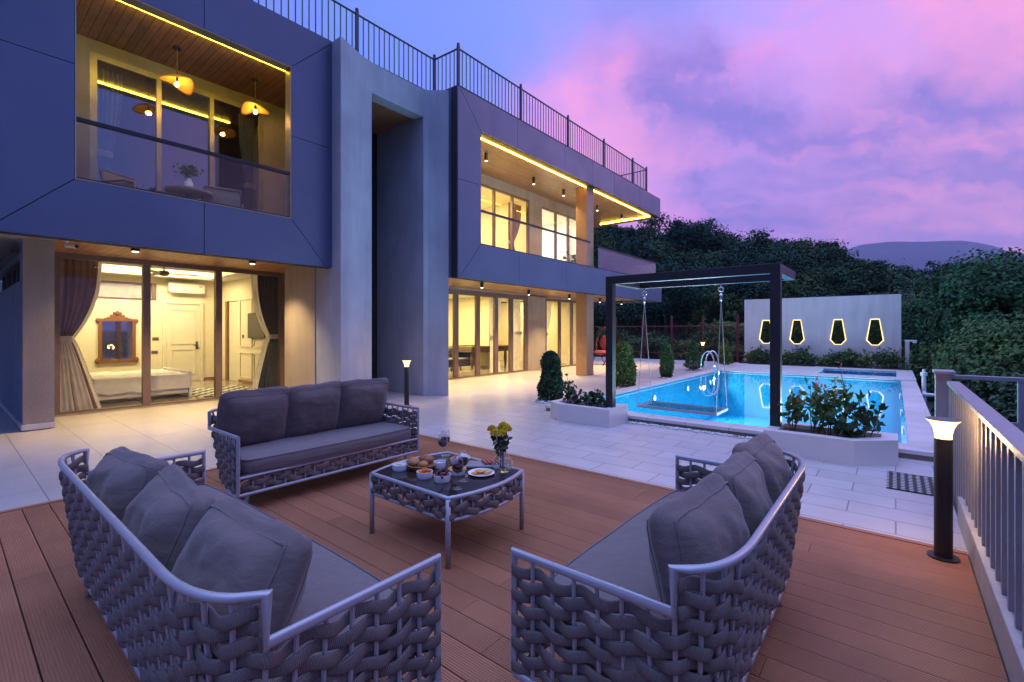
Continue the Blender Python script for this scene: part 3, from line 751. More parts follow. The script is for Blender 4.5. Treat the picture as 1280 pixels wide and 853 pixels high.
# ground floor right
vb('soffit', 'soffit2', (-12, XR - .21, 7.26, 18.86, 2.725, 2.80))
XG = -10.2
vb('ground_wall', 'beige', (XG - .2, XG, 13.42, 14.5, 0, 2.724), (XG - .2, XG, 17.1, 17.5, 0, 2.724), (-15, XG - .2, 17.3, 17.5, 0, 2.724), (XG - .2, XG, 7.2, 17.1, 2.69, 2.724))
slider(7.25, 13.41, 0, 2.69, XG - .01, [9.88, 10.83, 11.71, 12.5], .17, 'bronze', wide=.16); slider(14.51, 17.08, 0, 2.66, XG - .01, [15.52, 16.41], .12, 'bronze', wide=.09)
vb('threshold', 'infloor', (XG - .14, XG + .06, 7.25, 17.1, -.01, .012))
vb('living_room_wall', 'inwall', (-15.2, -15.1, 5.5, 17.3, 0, 3.0), (-15.1, -10.4, 7.1, 7.2, 0, 3.0), (-15.1, -12.6, 14.0, 14.1, 0, 3.0), (-15.1, XG - .2, 17.2, 17.295, 0, 2.75))
vb('living_room_ceiling', 'inwallw', (-15.1, XG - .2, 7.2, 17.2, 2.80, 2.85)); vb('living_room_floor', 'infloor', (-15.1, XG - .14, 7.2, 17.2, -.01, .01))
# bedroom shell
BX = -15.4
vb('bedroom_floor', 'infloor', (BX, -11.16, 1.1, 5.3, -.01, .01)); vb('bedroom_ceiling', 'inwallw', (BX, -11.05, 1.1, 5.3, 3.12, 3.2))
vb('bedroom_wall', 'inwall', (BX - .1, BX, 1.0, 5.4, 0, 2.25), (BX - .1, BX, 1.0, 1.9, 2.25, 2.7), (BX - .1, BX, 3.74, 5.4, 2.25, 2.7), (BX - .1, BX, 1.0, 5.4, 2.7, 3.2), (BX, -11.3, 1.0, 1.099, 0, 3.2),
   (BX, -15.02, 5.3, 5.4, 0, 3.2), (-14.17, -11.1, 5.3, 5.4, 0, 3.2), (-15.02, -14.17, 5.3, 5.4, 2.28, 3.2), (-11.15, -11.05, 1.0, 5.3, 2.80, 3.2), (-11.15, -9.9, 5.14, 5.3, 0, 2.779), (-9.99, -9.9, 4.9, 5.14, 0, 2.779))
vb('ceiling_cove', 'inwallw', (BX, BX + .55, 1.1, 5.3, 2.86, 2.90), (-11.7, -11.2, 1.1, 5.3, 2.86, 2.90), (BX + .55, -11.7, 1.1, 1.6, 2.86, 2.90), (BX + .55, -11.7, 4.8, 5.3, 2.86, 2.90), (BX + .55, BX + .57, 1.6, 4.8, 2.86, 2.96))
vb('cove_light', 'cove', (BX + .1, BX + .4, 1.2, 5.2, 2.905, 2.915), (BX + .6, -11.75, 1.2, 1.5, 2.905, 2.915), (BX + .6, -11.75, 4.9, 5.2, 2.905, 2.915))
vb('skirting', 'wood', (BX, BX + .012, 1.1, 3.85, .01, .09), (BX, BX + .012, 4.86, 5.3, .01, .09), (-14.1, -11.2, 5.288, 5.3, .01, .09))
d = thing_part('transom_window'); f = MB()
f.box(BX - .06, BX + .015, 1.9, 3.74, 2.25, 2.29); f.box(BX - .06, BX + .015, 1.9, 3.74, 2.66, 2.70); f.box(BX - .06, BX + .015, 1.9, 1.94, 2.29, 2.66); f.box(BX - .06, BX + .015, 3.64, 3.74, 2.29, 2.66); f.box(BX - .06, BX + .015, 2.45, 2.5, 2.29, 2.66)
f.build('frame', M['bronze'], d); MB().box(BX - .05, BX - .04, 1.94, 3.64, 2.29, 2.66).build('pane', M['sheer'], d)
def paneldoor(rot, loc, wdt=.82, h=2.17, handle=True):
    d = thing_part('bedroom_door'); T = Matrix.Translation(loc) @ Matrix.Rotation(rot, 4, 'Z')
    def bx(*q):
        m_ = MB().box(*q); m_.v = [tuple(T @ Vector(p)) for p in m_.v]; return m_
    f = bx(-.07, .04, -.07, 0, 0, h + .07)
    for q in ((-.07, .04, wdt, wdt + .07, 0, h + .07), (-.07, .04, 0, wdt, h, h + .07)): f2 = bx(*q); f.add(f2.v, f2.f[:6])
    f.build('frame', M['doorw'], d)
    bx(-.04, .012, .004, wdt - .004, .012, h - .004).build('leaf', M['doorw'], d)
    mo = MB()
    for (a, b_, z0, z1) in ((.12, wdt - .12, 1.05, h - .15), (.12, wdt - .12, .2, .92)):
        for q in ((.012, .028, a, b_, z0, z0 + .03), (.012, .028, a, b_, z1 - .03, z1), (.012, .028, a, a + .03, z0 + .03, z1 - .03), (.012, .028, b_ - .03, b_, z0 + .03, z1 - .03)):
            k = bx(*q); mo.add(k.v, k.f)
    mo.build('moulding', M['doorw'], d)
    if handle: bx(.012, .06, wdt - .14, wdt - .05, 1.0, 1.03).build('handle', M['bulbg'], d); bx(.012, .03, wdt - .11, wdt - .06, .9, 1.12).build('lock_plate', M['bulbg'], d)
paneldoor(0, (BX + .005, 3.94, .01)); 
d = thing_part('bedroom_door'); MB().box(-15.02, -14.9, 5.28, 5.32, .01, 2.28).build('frame', M['wood'], d); MB().box(-14.9, -14.17, 5.34, 5.38, .01, 2.27).build('leaf', M['doorw'], d)
mo = MB()
for (a, b_) in ((-14.0, -13.2), (-13.1, -12.3), (-12.2, -11.5)):
    for z0, z1 in ((.15, .85), (1.0, 2.3)):
        mo.box(a, b_, 5.275, 5.299, z0, z0 + .03); mo.box(a, b_, 5.275, 5.299, z1 - .03, z1); mo.box(a, a + .03, 5.275, 5.299, z0 + .03, z1 - .03); mo.box(b_ - .03, b_, 5.275, 5.299, z0 + .03, z1 - .03)
mo.build('wall_moulding', M['inwall'], V, world=True)
# room lamps (lit ceiling lamps behind the glass)
WR = (1.0, .77, .38); WR2 = (1.0, .75, .32)
lamp('bedroom_lamp', 'AREA', (-13.2, 3.2, 3.1), 950, WR, V, 2.4)
lamp('living_lamp', 'AREA', (-12.6, 10.4, 2.78), 760, WR2, V, 3.2, 5.0)
lamp('living_lamp', 'AREA', (-12.4, 15.7, 2.78), 260, WR2, V, 2.6)
lamp('upper_lamp', 'AREA', (-11.3, 10.4, 5.88), 260, WR2, V, 2.0)
lamp('upper_lamp', 'AREA', (-11.3, 14.5, 5.88), 170, (1.0, .90, .68), V, 2.0)

# ------------------------------------------------------------------ roof railing
rl = thing('roof_railing', 'dark blue metal railing of thin upright bars along the flat roof edge', 'railing', (-8.3, -3, ZT))
def railing(pts, z0, z1, posts, name, root, step=.125, hz=None):
    b = MB(); hr = MB()
    for (xa, ya), (xb, yb) in zip(pts, pts[1:]):
        L = math.hypot(xb - xa, yb - ya); n = max(2, int(L / step))
        for i in range(1, n):
            k = i / n; x = xa + (xb - xa) * k; y = ya + (yb - ya) * k
            b.box(x - .008, x + .008, y - .008, y + .008, z0 + .08, z1)
        MB().tube([(xa, ya, z1), (xb, yb, z1)], .02, 8).build('handrail', M['railblue'], root, world=True); MB().tube([(xa, ya, z0 + .08), (xb, yb, z0 + .08)], .016, 8).build('bottom_rail', M['railblue'], root, world=True)
    b.build('baluster_panel', M['railblue'], root, world=True)
    for x, y in posts:
        p = MB(); p.box(x - .028, x + .028, y - .028, y + .028, z0 - .05, z1 + .06); p.ball((x, y, z1 + .095), .035, 2)
        p.build('post', M['railblue'], root, world=True)
railing([(-8.3, -3.0), (-8.3, 3.3)], ZT, 7.72, [(-8.3, -3), (-8.3, -.9), (-8.3, 1.2), (-8.3, 3.3)], 'a', rl)
railing([(-8.3, 3.3), (-8.3, 7.32)], ZT, 7.74, [(-8.3, 5.29), (-8.3, 7.32)], 'b', rl)
railing([(-8.3, 7.32), (-7.55, 7.36)], ZT, 7.74, [(-7.55, 7.36)], 'c', rl)
for a, b_ in zip((7.36, 9.62, 11.9, 14.13, 16.36), (9.62, 11.9, 14.13, 16.36, 17.6)):
    railing([(-7.55, a), (-7.55, b_)], ZT, 7.74, [(-7.55, b_)], 'd', rl)
railing([(-7.55, 17.6), (-10.5, 17.6)], ZT, 7.74, [(-10.5, 17.6)], 'e', rl)

# ------------------------------------------------------------------ house fittings
def downlight(x, y, z, label, grp, length=.16, power=7, r=.045, col=(1, .68, .32)):
    o = thing('downlight', label, 'ceiling light', (x, y, z), group=grp)
    MB().lathe([(r, 0), (r, -length), (r * .82, -length), (r * .82, -length + .012)], n=16).build('housing', M['blackmetal'], o)
    MB().lathe([(r * .8, -length + .004), (r * .5, -length - .008), (.0001, -length - .012)], n=16).build('lens', M['lens'], o)
    lamp('spot', 'SPOT', (0, 0, -length - .02), power, col, None, .03, spot=R(110), blend=.7).parent = o
pos = ['nearest the plastered tower', 'second from the plastered tower', 'just before the column', 'just past the column', 'nearest the open corner']
for i, (x, y) in enumerate(((-8.25, 9.05), (-8.45, 11.4), (-8.42, 13.0), (-8.5, 15.4), (-8.4, 17.2))):
    downlight(x, y, 6.06, 'black cylinder downlight under the upper right balcony ceiling, ' + pos[i], 'downlights of the upper right balcony', .2, 160)
for i, (x, y) in enumerate(((-8.4, 9.05), (-8.9, 11.75), (-8.95, 14.2), (-9.1, 16.7), (-9.05, 18.5))):
    downlight(x, y, 2.725, 'black cylinder downlight under the terrace soffit, ' + pos[i], 'downlights of the terrace soffit', .16, 480)
for i, y in enumerate((2.05, 3.85)):
    downlight(-9.6, y, 2.78, 'small flush black downlight over the bedroom doors, ' + ('nearer the end pier' if i == 0 else 'nearer the tower'), 'downlights over the bedroom doors', .05, 330, .06, (1, .70, .34))
o = thing('security_camera', 'small white security camera under the soffit above the bedroom curtain', 'camera', (-9.4, 1.2, 2.78))
MB().lathe([(.03, 0), (.03, -.03)], n=12).build('mount', M['white'], o); MB().tube([(0, 0, -.03), (0, .0, -.06), (.05, .04, -.08)], .012, 8).build('bracket', M['white'], o)
MB().tube([(0, 0, -.085), (.12, .09, -.105)], .032, 12).build('body', M['white'], o); MB().tube([(.121, .0905, -.105), (.132, .099, -.107)], .026, 12).build('lens', M['blackmetal'], o)
# woven pendant lamps
def pendant(x, y, drop, rz, label):
    o = thing('pendant_lamp', label, 'pendant lamp', (x, y, 6.06), rz, 'woven pendants over the left balcony')
    MB().lathe([(.06, 0), (.06, -.025), (.0001, -.026)], n=16).build('canopy', M['blackmetal'], o)
    MB().tube([(0, 0, -.026), (0, 0, -drop)], .006, 6).build('cord', M['bulbg'], o)
    mb = MB(); n = 48; vs = []; fs = []; rings = 9
    for k in range(rings):
        q = k / (rings - 1)
        for j in range(n):
            a = 2 * PI * j / n; r_ = .02 + .21 * q
            wav = (.055 * math.cos(2 * a) + .02 * math.sin(3 * a)) * q ** 2
            vs.append((r_ * math.cos(a), r_ * math.sin(a), -drop - .11 * q ** 1.5 + wav - .02 * math.sin(a) * q))
    for k in range(rings - 1):
        fs += [(k * n + j, k * n + (j + 1) % n, (k + 1) * n + (j + 1) % n, (k + 1) * n + j) for j in range(n)]
    mb.add(vs, fs); s_ = mb.build('lamp_shade', M['rattan'], o, smooth=True)
    so_ = s_.modifiers.new('Solid', 'SOLIDIFY'); so_.thickness = .008
    b = MB().ball((0, 0, -drop - .13), .032, 2, (1, 1, 1.35)); b.build('bulb', M['bulb'], o, smooth=True)
    MB().lathe([(.018, -drop - .09), (.018, -drop - .02)], n=10).build('socket', M['blackmetal'], o)
    lamp('pendant_light', 'POINT', (0, 0, -drop - .13), 85, (1, .6, .2), None, .035).parent = o
pendant(-9.07, 2.48, .47, .5, 'wavy woven pendant lamp glowing orange over the balcony centre')
pendant(-9.10, 3.70, .47, 2.4, 'wavy woven pendant lamp glowing orange beside the bright balcony edge')

# curtains: pleated sheets gathered at a tie
def curtain(x, ya, yb, z0, z1, tie, m, label, name='curtain', side=1, full_to=None, depth=.036, band=True, tz=1.3):
    """ya is the fixed edge, yb the free edge at the top; tie = width left at height tz"""
    o = thing(name, label, 'curtain', (x, ya, z0))
    n = 64; rows = 40; vs = []; fs = []
    W = yb - ya
    for k in range(rows + 1):
        z = z1 - (z1 - z0) * k / rows
        if z > tz: q = ((z - tz) / (z1 - tz)); wd = tie + (1 - tie) * (1 - (1 - q) ** 2.4)
        else: q = (tz - z) / (tz - z0); wd = tie + (1.0 - tie) * q ** .85
        for i in range(n + 1):
            u = i / n
            amp = depth * (.35 + .65 * wd)
            vs.append((amp * (math.sin(u * PI * 11 + .5 * math.sin(z * 2.2)) * .75 + .25 * math.sin(u * 23 + 1.3 * z)) * (1 - .35 * math.cos(u * 9)), W * u * wd, z - z0))
    for k in range(rows): fs += [(k * (n + 1) + i, k * (n + 1) + i + 1, (k + 1) * (n + 1) + i + 1, (k + 1) * (n + 1) + i) for i in range(n)]
    MB().add(vs, fs).build('drape', m, o, smooth=True)
    if band: MB().box(-.06, .06, -.02 if W > 0 else W * tie - .02, W * tie + .02 if W > 0 else .02, tz - z0 - .05, tz - z0 + .05).build('tieback', M['sheer'], o, bevel=.015)
    return o
curtain(-11.27, 1.34, 1.86, .02, 2.72, .30, M['curtbrown'], 'dark brown curtain tied back at the left end of the bedroom doors')
curtain(-11.36, 1.40, 1.93, .02, 2.72, .30, M['sheer'], 'white sheer curtain tied behind the dark brown one', band=False)
ob = curtain(-11.22, 1.33, 1.80, .02, 1.30, .30, M['sheer'], 'lavender white lower drape in front of the dark brown curtain', band=False)
curtain(-11.27, 5.10, 4.62, .02, 2.72, .36, M['curtblue'], 'dark blue curtain tied back at the right end of the bedroom doors')
curtain(-11.36, 5.04, 4.52, .02, 2.72, .36, M['sheer'], 'white sheer curtain tied behind the dark blue one', band=False)
curtain(-10.08, 1.64, 1.98, 3.02, 5.74, .55, M['curtteal'], 'blue grey curtain tied back at the left of the upper balcony doors', tz=4.35)
curtain(-10.08, 4.08, 3.78, 3.02, 5.74, .55, M['curtteal'], 'grey curtain tied back at the right of the upper balcony doors', tz=4.35)
curtain(-9.68, 11.68, 12.35, 3.02, 5.6, .35, M['curtbrown'], 'brown tied curtain in the third window of the upper right balcony', tz=4.3)
curtain(-9.72, 15.60, 15.0, 3.02, 5.6, .4, M['sheer'], 'white curtain at the far end of the upper right windows', tz=4.3)
curtain(-10.5, 13.38, 12.55, .02, 2.6, .45, M['sheer'], 'pale tied curtain at the right end of the living room doors', tz=1.35)
curtain(-10.55, 11.75, 12.3, .02, 2.6, .6, M['sheer'], 'pale curtain hanging behind the middle of the living room doors', tz=1.2)
curtain(-10.5, 14.6, 15.3, .02, 2.55, .6, M['sheer'], 'pale curtain behind the far doors, next to the brown wall', tz=1.3)
curtain(-10.5, 17.0, 16.45, .02, 2.55, .4, M['sheer'], 'white tied curtain behind the far doors, next to the column', tz=1.3)

# bedroom things
o = thing('wall_mirror', 'carved wooden framed mirror hanging on the bedroom wall', 'mirror', (BX, 2.92, .62))
MB().box(.012, .02, -.30, .30, .08, 1.08).build('mirror_glass', M['mirror'], o)
f = MB()
for s_ in (-1, 1):
    f.box(0, .05, s_ * .30, s_ * .37, .06, 1.1); f.ball((.03, s_ * .37, 1.08), .06, 2, (.5, 1, 1)); f.ball((.03, s_ * .38, .06), .06, 2, (.5, 1, 1.3))
f.box(0, .05, -.37, .37, 0, .08)
arc = [(y, 1.08 + .17 * math.exp(-(y / .13) ** 2) + .05 * (1 - (y / .37) ** 2)) for y in np.linspace(-.37, .37, 25)]
f.prism([(-.37, 1.06)] + arc + [(.37, 1.06)], 0, 0, .045)
for y, zz in arc[::2]: f.ball((.035, y, zz), .035, 2, (.6, 1, 1))
f.ball((.04, 0, 1.26), .06, 2, (.6, 1, 1))
f.build('frame', M['carved'], o, smooth=False)
o = thing('air_conditioner', 'white wall mounted split air conditioner above the bedroom door', 'air conditioner', (BX, 4.40, 2.48))
MB().box(0, .2, -.43, .43, .03, .28).build('casing', M['ac'], o, bevel=.02); MB().box(.12, .205, -.40, .40, .0, .028).build('louvre', M['ac'], o); MB().box(.2, .206, .28, .36, .18, .2).build('display', M['plate'], o)
o = thing('bed', 'white made bed with rumpled linen standing in the lit bedroom', 'bed', (-12.7, 2.45, .01))
MB().box(-.95, .85, -1.1, 1.0, .08, .30).build('bed_base', M['linen'], o, bevel=.03)
MB().box(-.93, .83, -1.08, .98, .30, .48).build('mattress', M['linen'], o, bevel=.05)
f = MB(); f.box(-.98, .88, 1.0, 1.05, .0, .55); f.box(-.98, .88, -1.16, -1.1, 0, .95); f.build('bed_frame', M['white'], o, bevel=.01)
b = MB(); n = 34
vs = [(-.98 + 1.86 * i / n, -.55 + 1.56 * j / n, .50 + .035 * mnoise.noise(Vector((i * .25, j * .25, 1))) + .02 * mnoise.noise(Vector((i * .7, j * .7, 5)))) for j in range(n + 1) for i in range(n + 1)]
for j in range(n + 1): vs[j * (n + 1) + n] = (.90, vs[j * (n + 1) + n][1], .20 + .05 * mnoise.noise(Vector((j * .3, 0, 0)))); vs[j * (n + 1) + n - 1] = (.89, vs[j * (n + 1) + n - 1][1], .49)
b.add(vs, [(j * (n + 1) + i, j * (n + 1) + i + 1, (j + 1) * (n + 1) + i + 1, (j + 1) * (n + 1) + i) for j in range(n) for i in range(n)]); b.build('blanket', M['linen'], o, smooth=True)
for x in (-.5, .4): MB().ball((x, -.82, .56), .3, 3, (1, .7, .32), .15).build('pillow', M['linen'], o, smooth=True)
tag(MB().box(-13.3, -11.5, 3.55, 4.95, .012, .022).build('rug', M['check']), 'black and white checked rug on the bedroom floor', 'rug')
o = thing('ceiling_fan', 'dark ceiling fan hanging in the bedroom', 'fan', (-13.0, 3.3, 3.12))
MB().lathe([(.05, 0), (.05, -.05), (.015, -.06), (.015, -.3), (.09, -.31), (.11, -.36), (.08, -.42), (.0001, -.43)], n=20).build('motor', M['bronze'], o, smooth=True)
for k in range(3):
    a = 1.35 + k * 2 * PI / 3; MB().cbox((.4 * math.cos(a), .4 * math.sin(a), -.37), (.62, .13, .012), a, .2).build('blade', M['bronze'], o)
o = thing('television', 'black flat television on the bedroom wall beside the dark blue curtain', 'television', (-12.8, 5.28, 1.24)); MB().box(-.55, .45, -.05, 0, 0, .66).build('casing', M['blackmetal'], o, bevel=.008); MB().box(-.53, .43, -.053, -.0505, .02, .64).build('screen', M['screen'], o)
for (x, y, z, lb, r_) in ((BX, 3.72, 1.22, 'upper dark switch plate on the wall between mirror and door', 0), (BX, 3.70, .86, 'lower dark socket plate on the wall between mirror and door', 0), (-13.8, 5.3, 1.28, 'dark switch plate beside the open bedroom doorway', 1)):
    o = thing('switch_plate', lb, 'switch', (x, y, z)); b = MB()
    (b.box(0, .012, -.07, .07, -.04, .04) if not r_ else b.box(-.05, .05, -.012, 0, -.05, .05)); b.build('plate', M['plate'], o)
    b = MB(); [(b.box(.012, .016, -.06 + .04 * k, -.03 + .04 * k, -.025, .025) if not r_ else b.box(-.045 + .03 * k, -.02 + .03 * k, -.016, -.012, -.03, .03)) for k in range(3)]; b.build('rocker', M['bronze'], o)

# balcony chairs, table, vase
def cane_chair(x, y, rz, label):
    o = thing('balcony_chair', label, 'chair', (x, y, 3.0), rz, 'cane chairs on the left balcony')
    f = MB()
    for sx in (-.29, .29):
        f.tube([(sx, .28, 0), (sx, .28, .62), (sx, .1, .66), (sx, -.26, .66), (sx * .9, -.34, .82), (sx * .9, -.34, .86)], .018, 8)
        f.tube([(sx, -.24, 0), (sx, -.27, .66)], .018, 8)
        f.tube([(sx, .28, .36), (sx, -.26, .36)], .016, 8)
    f.tube([(-.29, .28, .36), (.29, .28, .36)], .016, 8); f.tube([(-.29, -.26, .36), (.29, -.26, .36)], .016, 8); f.tube([(-.26, -.34, .86), (.26, -.34, .86)], .018, 8)
    f.build('frame', M['bronze'], o, smooth=True)
    MB().box(-.26, .26, -.33, -.30, .42, .84).build('backrest', M['cane'], o, bevel=.01)
    for sx in (-.29, .29): MB().box(sx - .006, sx + .006, -.25, .26, .39, .63).build('side_panel', M['cane'], o)
    MB().box(-.27, .27, -.25, .27, .37, .47).build('seat', M['linen'], o, bevel=.035)
cane_chair(-9.05, 1.95, R(-60), 'cane balcony chair with pale seat pad to the left of the small table')
cane_chair(-9.2, 3.2, R(70), 'cane balcony chair with pale seat pad to the right of the small table')
o = thing('balcony_table', 'round woven balcony table carrying a white vase', 'table', (-9.0, 2.62, 3.0))
MB().lathe([(.0001, .70), (.32, .70), (.33, .715), (.33, .735), (.0001, .736)], n=32).build('tabletop', M['cane'], o); MB().lathe([(.05, .03), (.04, .7)], n=14).build('pedestal', M['bronze'], o); MB().lathe([(.24, 0), (.24, .02), (.05, .03)], n=24).build('base', M['bronze'], o)
o = thing('balcony_vase', 'white bottle vase on the round balcony table', 'vase', (-9.0, 2.62, 3.737)); MB().lathe([(.0001, 0), (.055, 0), (.065, .03), (.065, .14), (.035, .18), (.04, .2), (.034, .2), (.03, .17)], n=20).build('body', M['china'], o, smooth=True)
o = thing('flower_sprig', 'small yellow flowers standing in the white balcony vase', 'flowers', (-9.0, 2.62, 3.9))
r2 = np.random.default_rng(4); s_ = MB()
for k in range(9): s_.tube([(0, 0, -.02), (r2.normal() * .04, r2.normal() * .04, .08), (r2.normal() * .08, r2.normal() * .08, .16)], .003, 5)
s_.build('stem', M['stem'], o); vv, ff = leaves(r2.normal(size=(160, 3)) * (.07, .07, .04) + (0, 0, .17), .035, r=r2); np_mesh('petals', vv, ff, M['leafy'], o)

# living room glimpses
o = thing('lounge_sofa', 'grey upholstered sofa seen through the living room doors', 'sofa', (-12.6, 11.6, .01), R(-90))
MB().box(-1.3, 1.3, -.45, .45, .12, .42).build('seat', M['greyfab'], o, bevel=.05); MB().box(-1.3, 1.3, -.5, -.28, .3, .82).build('backrest', M['greyfab'], o, bevel=.08)
for s_ in (-1, 1): MB().box(s_ * 1.3 - .11, s_ * 1.3 + .11, -.5, .47, .12, .62).build('armrest', M['greyfab'], o, bevel=.05)
for a in (-1.2, 1.2):
    for c_ in (-.4, .4): MB().box(a - .02, a + .02, c_ - .02, c_ + .02, 0, .12).build('leg', M['bronze'], o)
for a in (-.85, 0, .85): MB().cbox((a, -.2, .6), (.5, .16, .4), 0, -.25).build('cushion', M['greyfab'], o, bevel=.06)
o = thing('lounge_armchair', 'grey high backed armchair nearest the tower in the living room', 'armchair', (-11.4, 9.3, .01), R(160))
MB().box(-.38, .38, -.38, .38, .15, .42).build('seat', M['greyfab'], o, bevel=.05); MB().box(-.38, .38, -.45, -.3, .2, 1.0).build('backrest', M['greyfab'], o, bevel=.06)
for s_ in (-1, 1): MB().box(s_ * .42 - .06, s_ * .42 + .06, -.42, .38, .1, .6).build('armrest', M['greyfab'], o, bevel=.04)
o = thing('pool_table', 'billiard table with green cloth in the living room', 'billiard table', (-12.6, 14.6 - 1.2, .01))
MB().box(-.72, .72, -1.15, 1.15, .62, .80).build('body', M['bronze'], o, bevel=.02); MB().box(-.6, .6, -1.03, 1.03, .80, .815).build('playing_cloth', M['baize'], o)
f = MB(); f.box(-.72, -.6, -1.15, 1.15, .80, .85); f.box(.6, .72, -1.15, 1.15, .80, .85); f.box(-.6, .6, -1.15, -1.03, .80, .85); f.box(-.6, .6, 1.03, 1.15, .80, .85); f.build('rail', M['wood'], o, bevel=.01)
for a in (-.55, .55):
    for c_ in (-.95, .95): MB().lathe([(.04, 0), (.07, .35), (.05, .62)], (a, c_, 0), 12).build('leg', M['bronze'], o)
for i, y in enumerate((10.6, 12.4)):
    o = thing('hanging_lamp', 'small dark hanging lamp in the living room, ' + ('above the grey sofa' if i == 0 else 'beside the billiard table'), 'pendant lamp', (-13.6, y, 2.8)); MB().tube([(0, 0, 0), (0, 0, -.5)], .006, 6).build('cord', M['bulbg'], o); MB().lathe([(.02, -.5), (.09, -.62), (.088, -.62), (.018, -.51)], n=14).build('lamp_shade', M['bronze'], o)
o = thing('potted_plant', 'leafy potted plant behind the upper right balustrade', 'plant', (-8.9, 14.7, 3.0)); MB().lathe([(.0001, 0), (.14, 0), (.18, .32), (.16, .32), (.15, .28), (.0001, .28)], n=18).build('pot', M['white'], o)
r2 = np.random.default_rng(8); cc = r2.normal(size=(130, 3)) * (.22, .22, .2) + (0, 0, .72); vv, ff = leaves(cc, .10, 2.2, r=r2); np_mesh('foliage', vv, ff, M['leaf'], o); MB().tube([(0, 0, .28), (.02, 0, .7)], .015, 6).build('stem', M['stem'], o)

# ------------------------------------------------------------------ woven sofas
SD = .76
def sofa_path(L):
    """(x, y) samples from the front of one arm round the back to the front of the other, with a flag for the high back part"""
    h = L / 2; P = []
    for k in range(13): P.append((h, SD - (SD - .145) * k / 12, 0))
    p0, p1, p2 = Vector((h, .145)), Vector((h - .055, .0)), Vector((h - .36, 0))
    for k in range(1, 15):
        q = k / 14; v = p0 * (1 - q) ** 2 + p1 * 2 * q * (1 - q) + p2 * q * q; P.append((v.x, v.y, 1))
    n = int((L - .72) / .05)
    for k in range(1, n + 1): P.append((h - .36 - (L - .72) * k / n, 0, 1))
    for k in range(13, -1, -1):
        q = k / 14; v = p0 * (1 - q) ** 2 + p1 * 2 * q * (1 - q) + p2 * q * q; P.append((-v.x, v.y, 1 if k else 1))
    for k in range(12, -1, -1): P.append((-h, SD - (SD - .145) * k / 12, 0))
    return P
AZ, BZ, RZ = .60, .735, .14
def lean_fac(y): return min(1, max(0, (SD * .75 - y) / (SD * .75)))
def side_w(x, h): return min(1, max(0, (abs(x) - (h - .4)) / .38))
def back_w(y): return min(1, max(.15, 1 - y / .25))
def weave(b, pts, zs, zlim, spacing, amp, hh, th, phase=0, lean=.075):
    """rope bands following pts (x,y,zmax) woven round bars every `spacing`"""
    P = [Vector((p[0], p[1])) for p in pts]
    S = [0.0]
    for a, c_ in zip(P, P[1:]): S.append(S[-1] + (c_ - a).length)
    T = S[-1]; nb_ = max(2, round(T / spacing)); sp_ = T / nb_
    def at(s):
        s = min(max(s, 0), T)
        import bisect
        i = min(max(bisect.bisect_right(S, s) - 1, 0), len(P) - 2)
        k = (s - S[i]) / max(S[i + 1] - S[i], 1e-6)
        p = P[i].lerp(P[i + 1], k); d = (P[i + 1] - P[i]).normalized()
        return p, Vector((d.y, -d.x)), pts[i if k < .5 else i + 1][2]
    sub = 8; NS = 10
    if b.uv is None: b.uv = []
    for ri, z in enumerate(zs):
        ring = []; segs = []
        n = nb_ * sub
        for i in range(n + 1):
            s = T * i / n; p, nr, zm = at(s)
            ok = z + hh * .6 < zlim(zm)
            ph = PI * s / sp_ + (PI if (ri + phase) % 2 else 0)
            wv = math.sin(ph + PI / 2)
            off = amp * (1 if wv > 0 else -1) * abs(wv) ** .8
            # pinch where the band dives between two bars, slight sideways slant
            hw = hh * (.86 + .14 * abs(wv) ** 1.2)
            zz = z + .010 * math.sin(ph) * (1 if (ri + phase) % 2 else -1) + .003 * math.sin(s * 9 + ri * 2.1)
            lf = lean * lean_fac(p.y) * (1 - (z - RZ) / (BZ - RZ))
            # lean: inwards towards the seat
            q = p + nr * off
            sgn = 1 if p.x > 0 else -1
            q = Vector((q.x - 1.6 * lf * sgn * side_w(p.x, abs(P[0].x)), q.y + lf * back_w(p.y)))
            segs.append((ok, q, nr, zz, hw, s))
        # emit runs of ok
        run = []
        for sg in segs + [(False,)]:
            if sg[0]: run.append(sg); continue
            if len(run) > 3:
                o = len(b.v)
                for (_, q, nr, zz, hw, s) in run:
                    for j in range(NS):
                        a = 2 * PI * j / NS; ca, sa = math.cos(a), math.sin(a)
                        ex = abs(ca) ** .8 * (1 if ca > 0 else -1); ez = abs(sa) ** .7 * (1 if sa > 0 else -1)
                        b.v.append((q.x + nr.x * ex * th, q.y + nr.y * ex * th, zz + ez * hw)); b.uv.append((s, a))
                m_ = len(run)
                for i in range(m_ - 1):
                    for j in range(NS):
                        b.f.append((o + i * NS + j, o + i * NS + (j + 1) % NS, o + (i + 1) * NS + (j + 1) % NS, o + (i + 1) * NS + j)); b.mi.append(0)
                b.f.append(tuple(o + j for j in range(NS))[::-1]); b.f.append(tuple(o + (m_ - 1) * NS + j for j in range(NS))); b.mi += [0, 0]
            run = []
    return [at((k + .5) * sp_ - sp_ / 2) for k in range(nb_ + 1)]
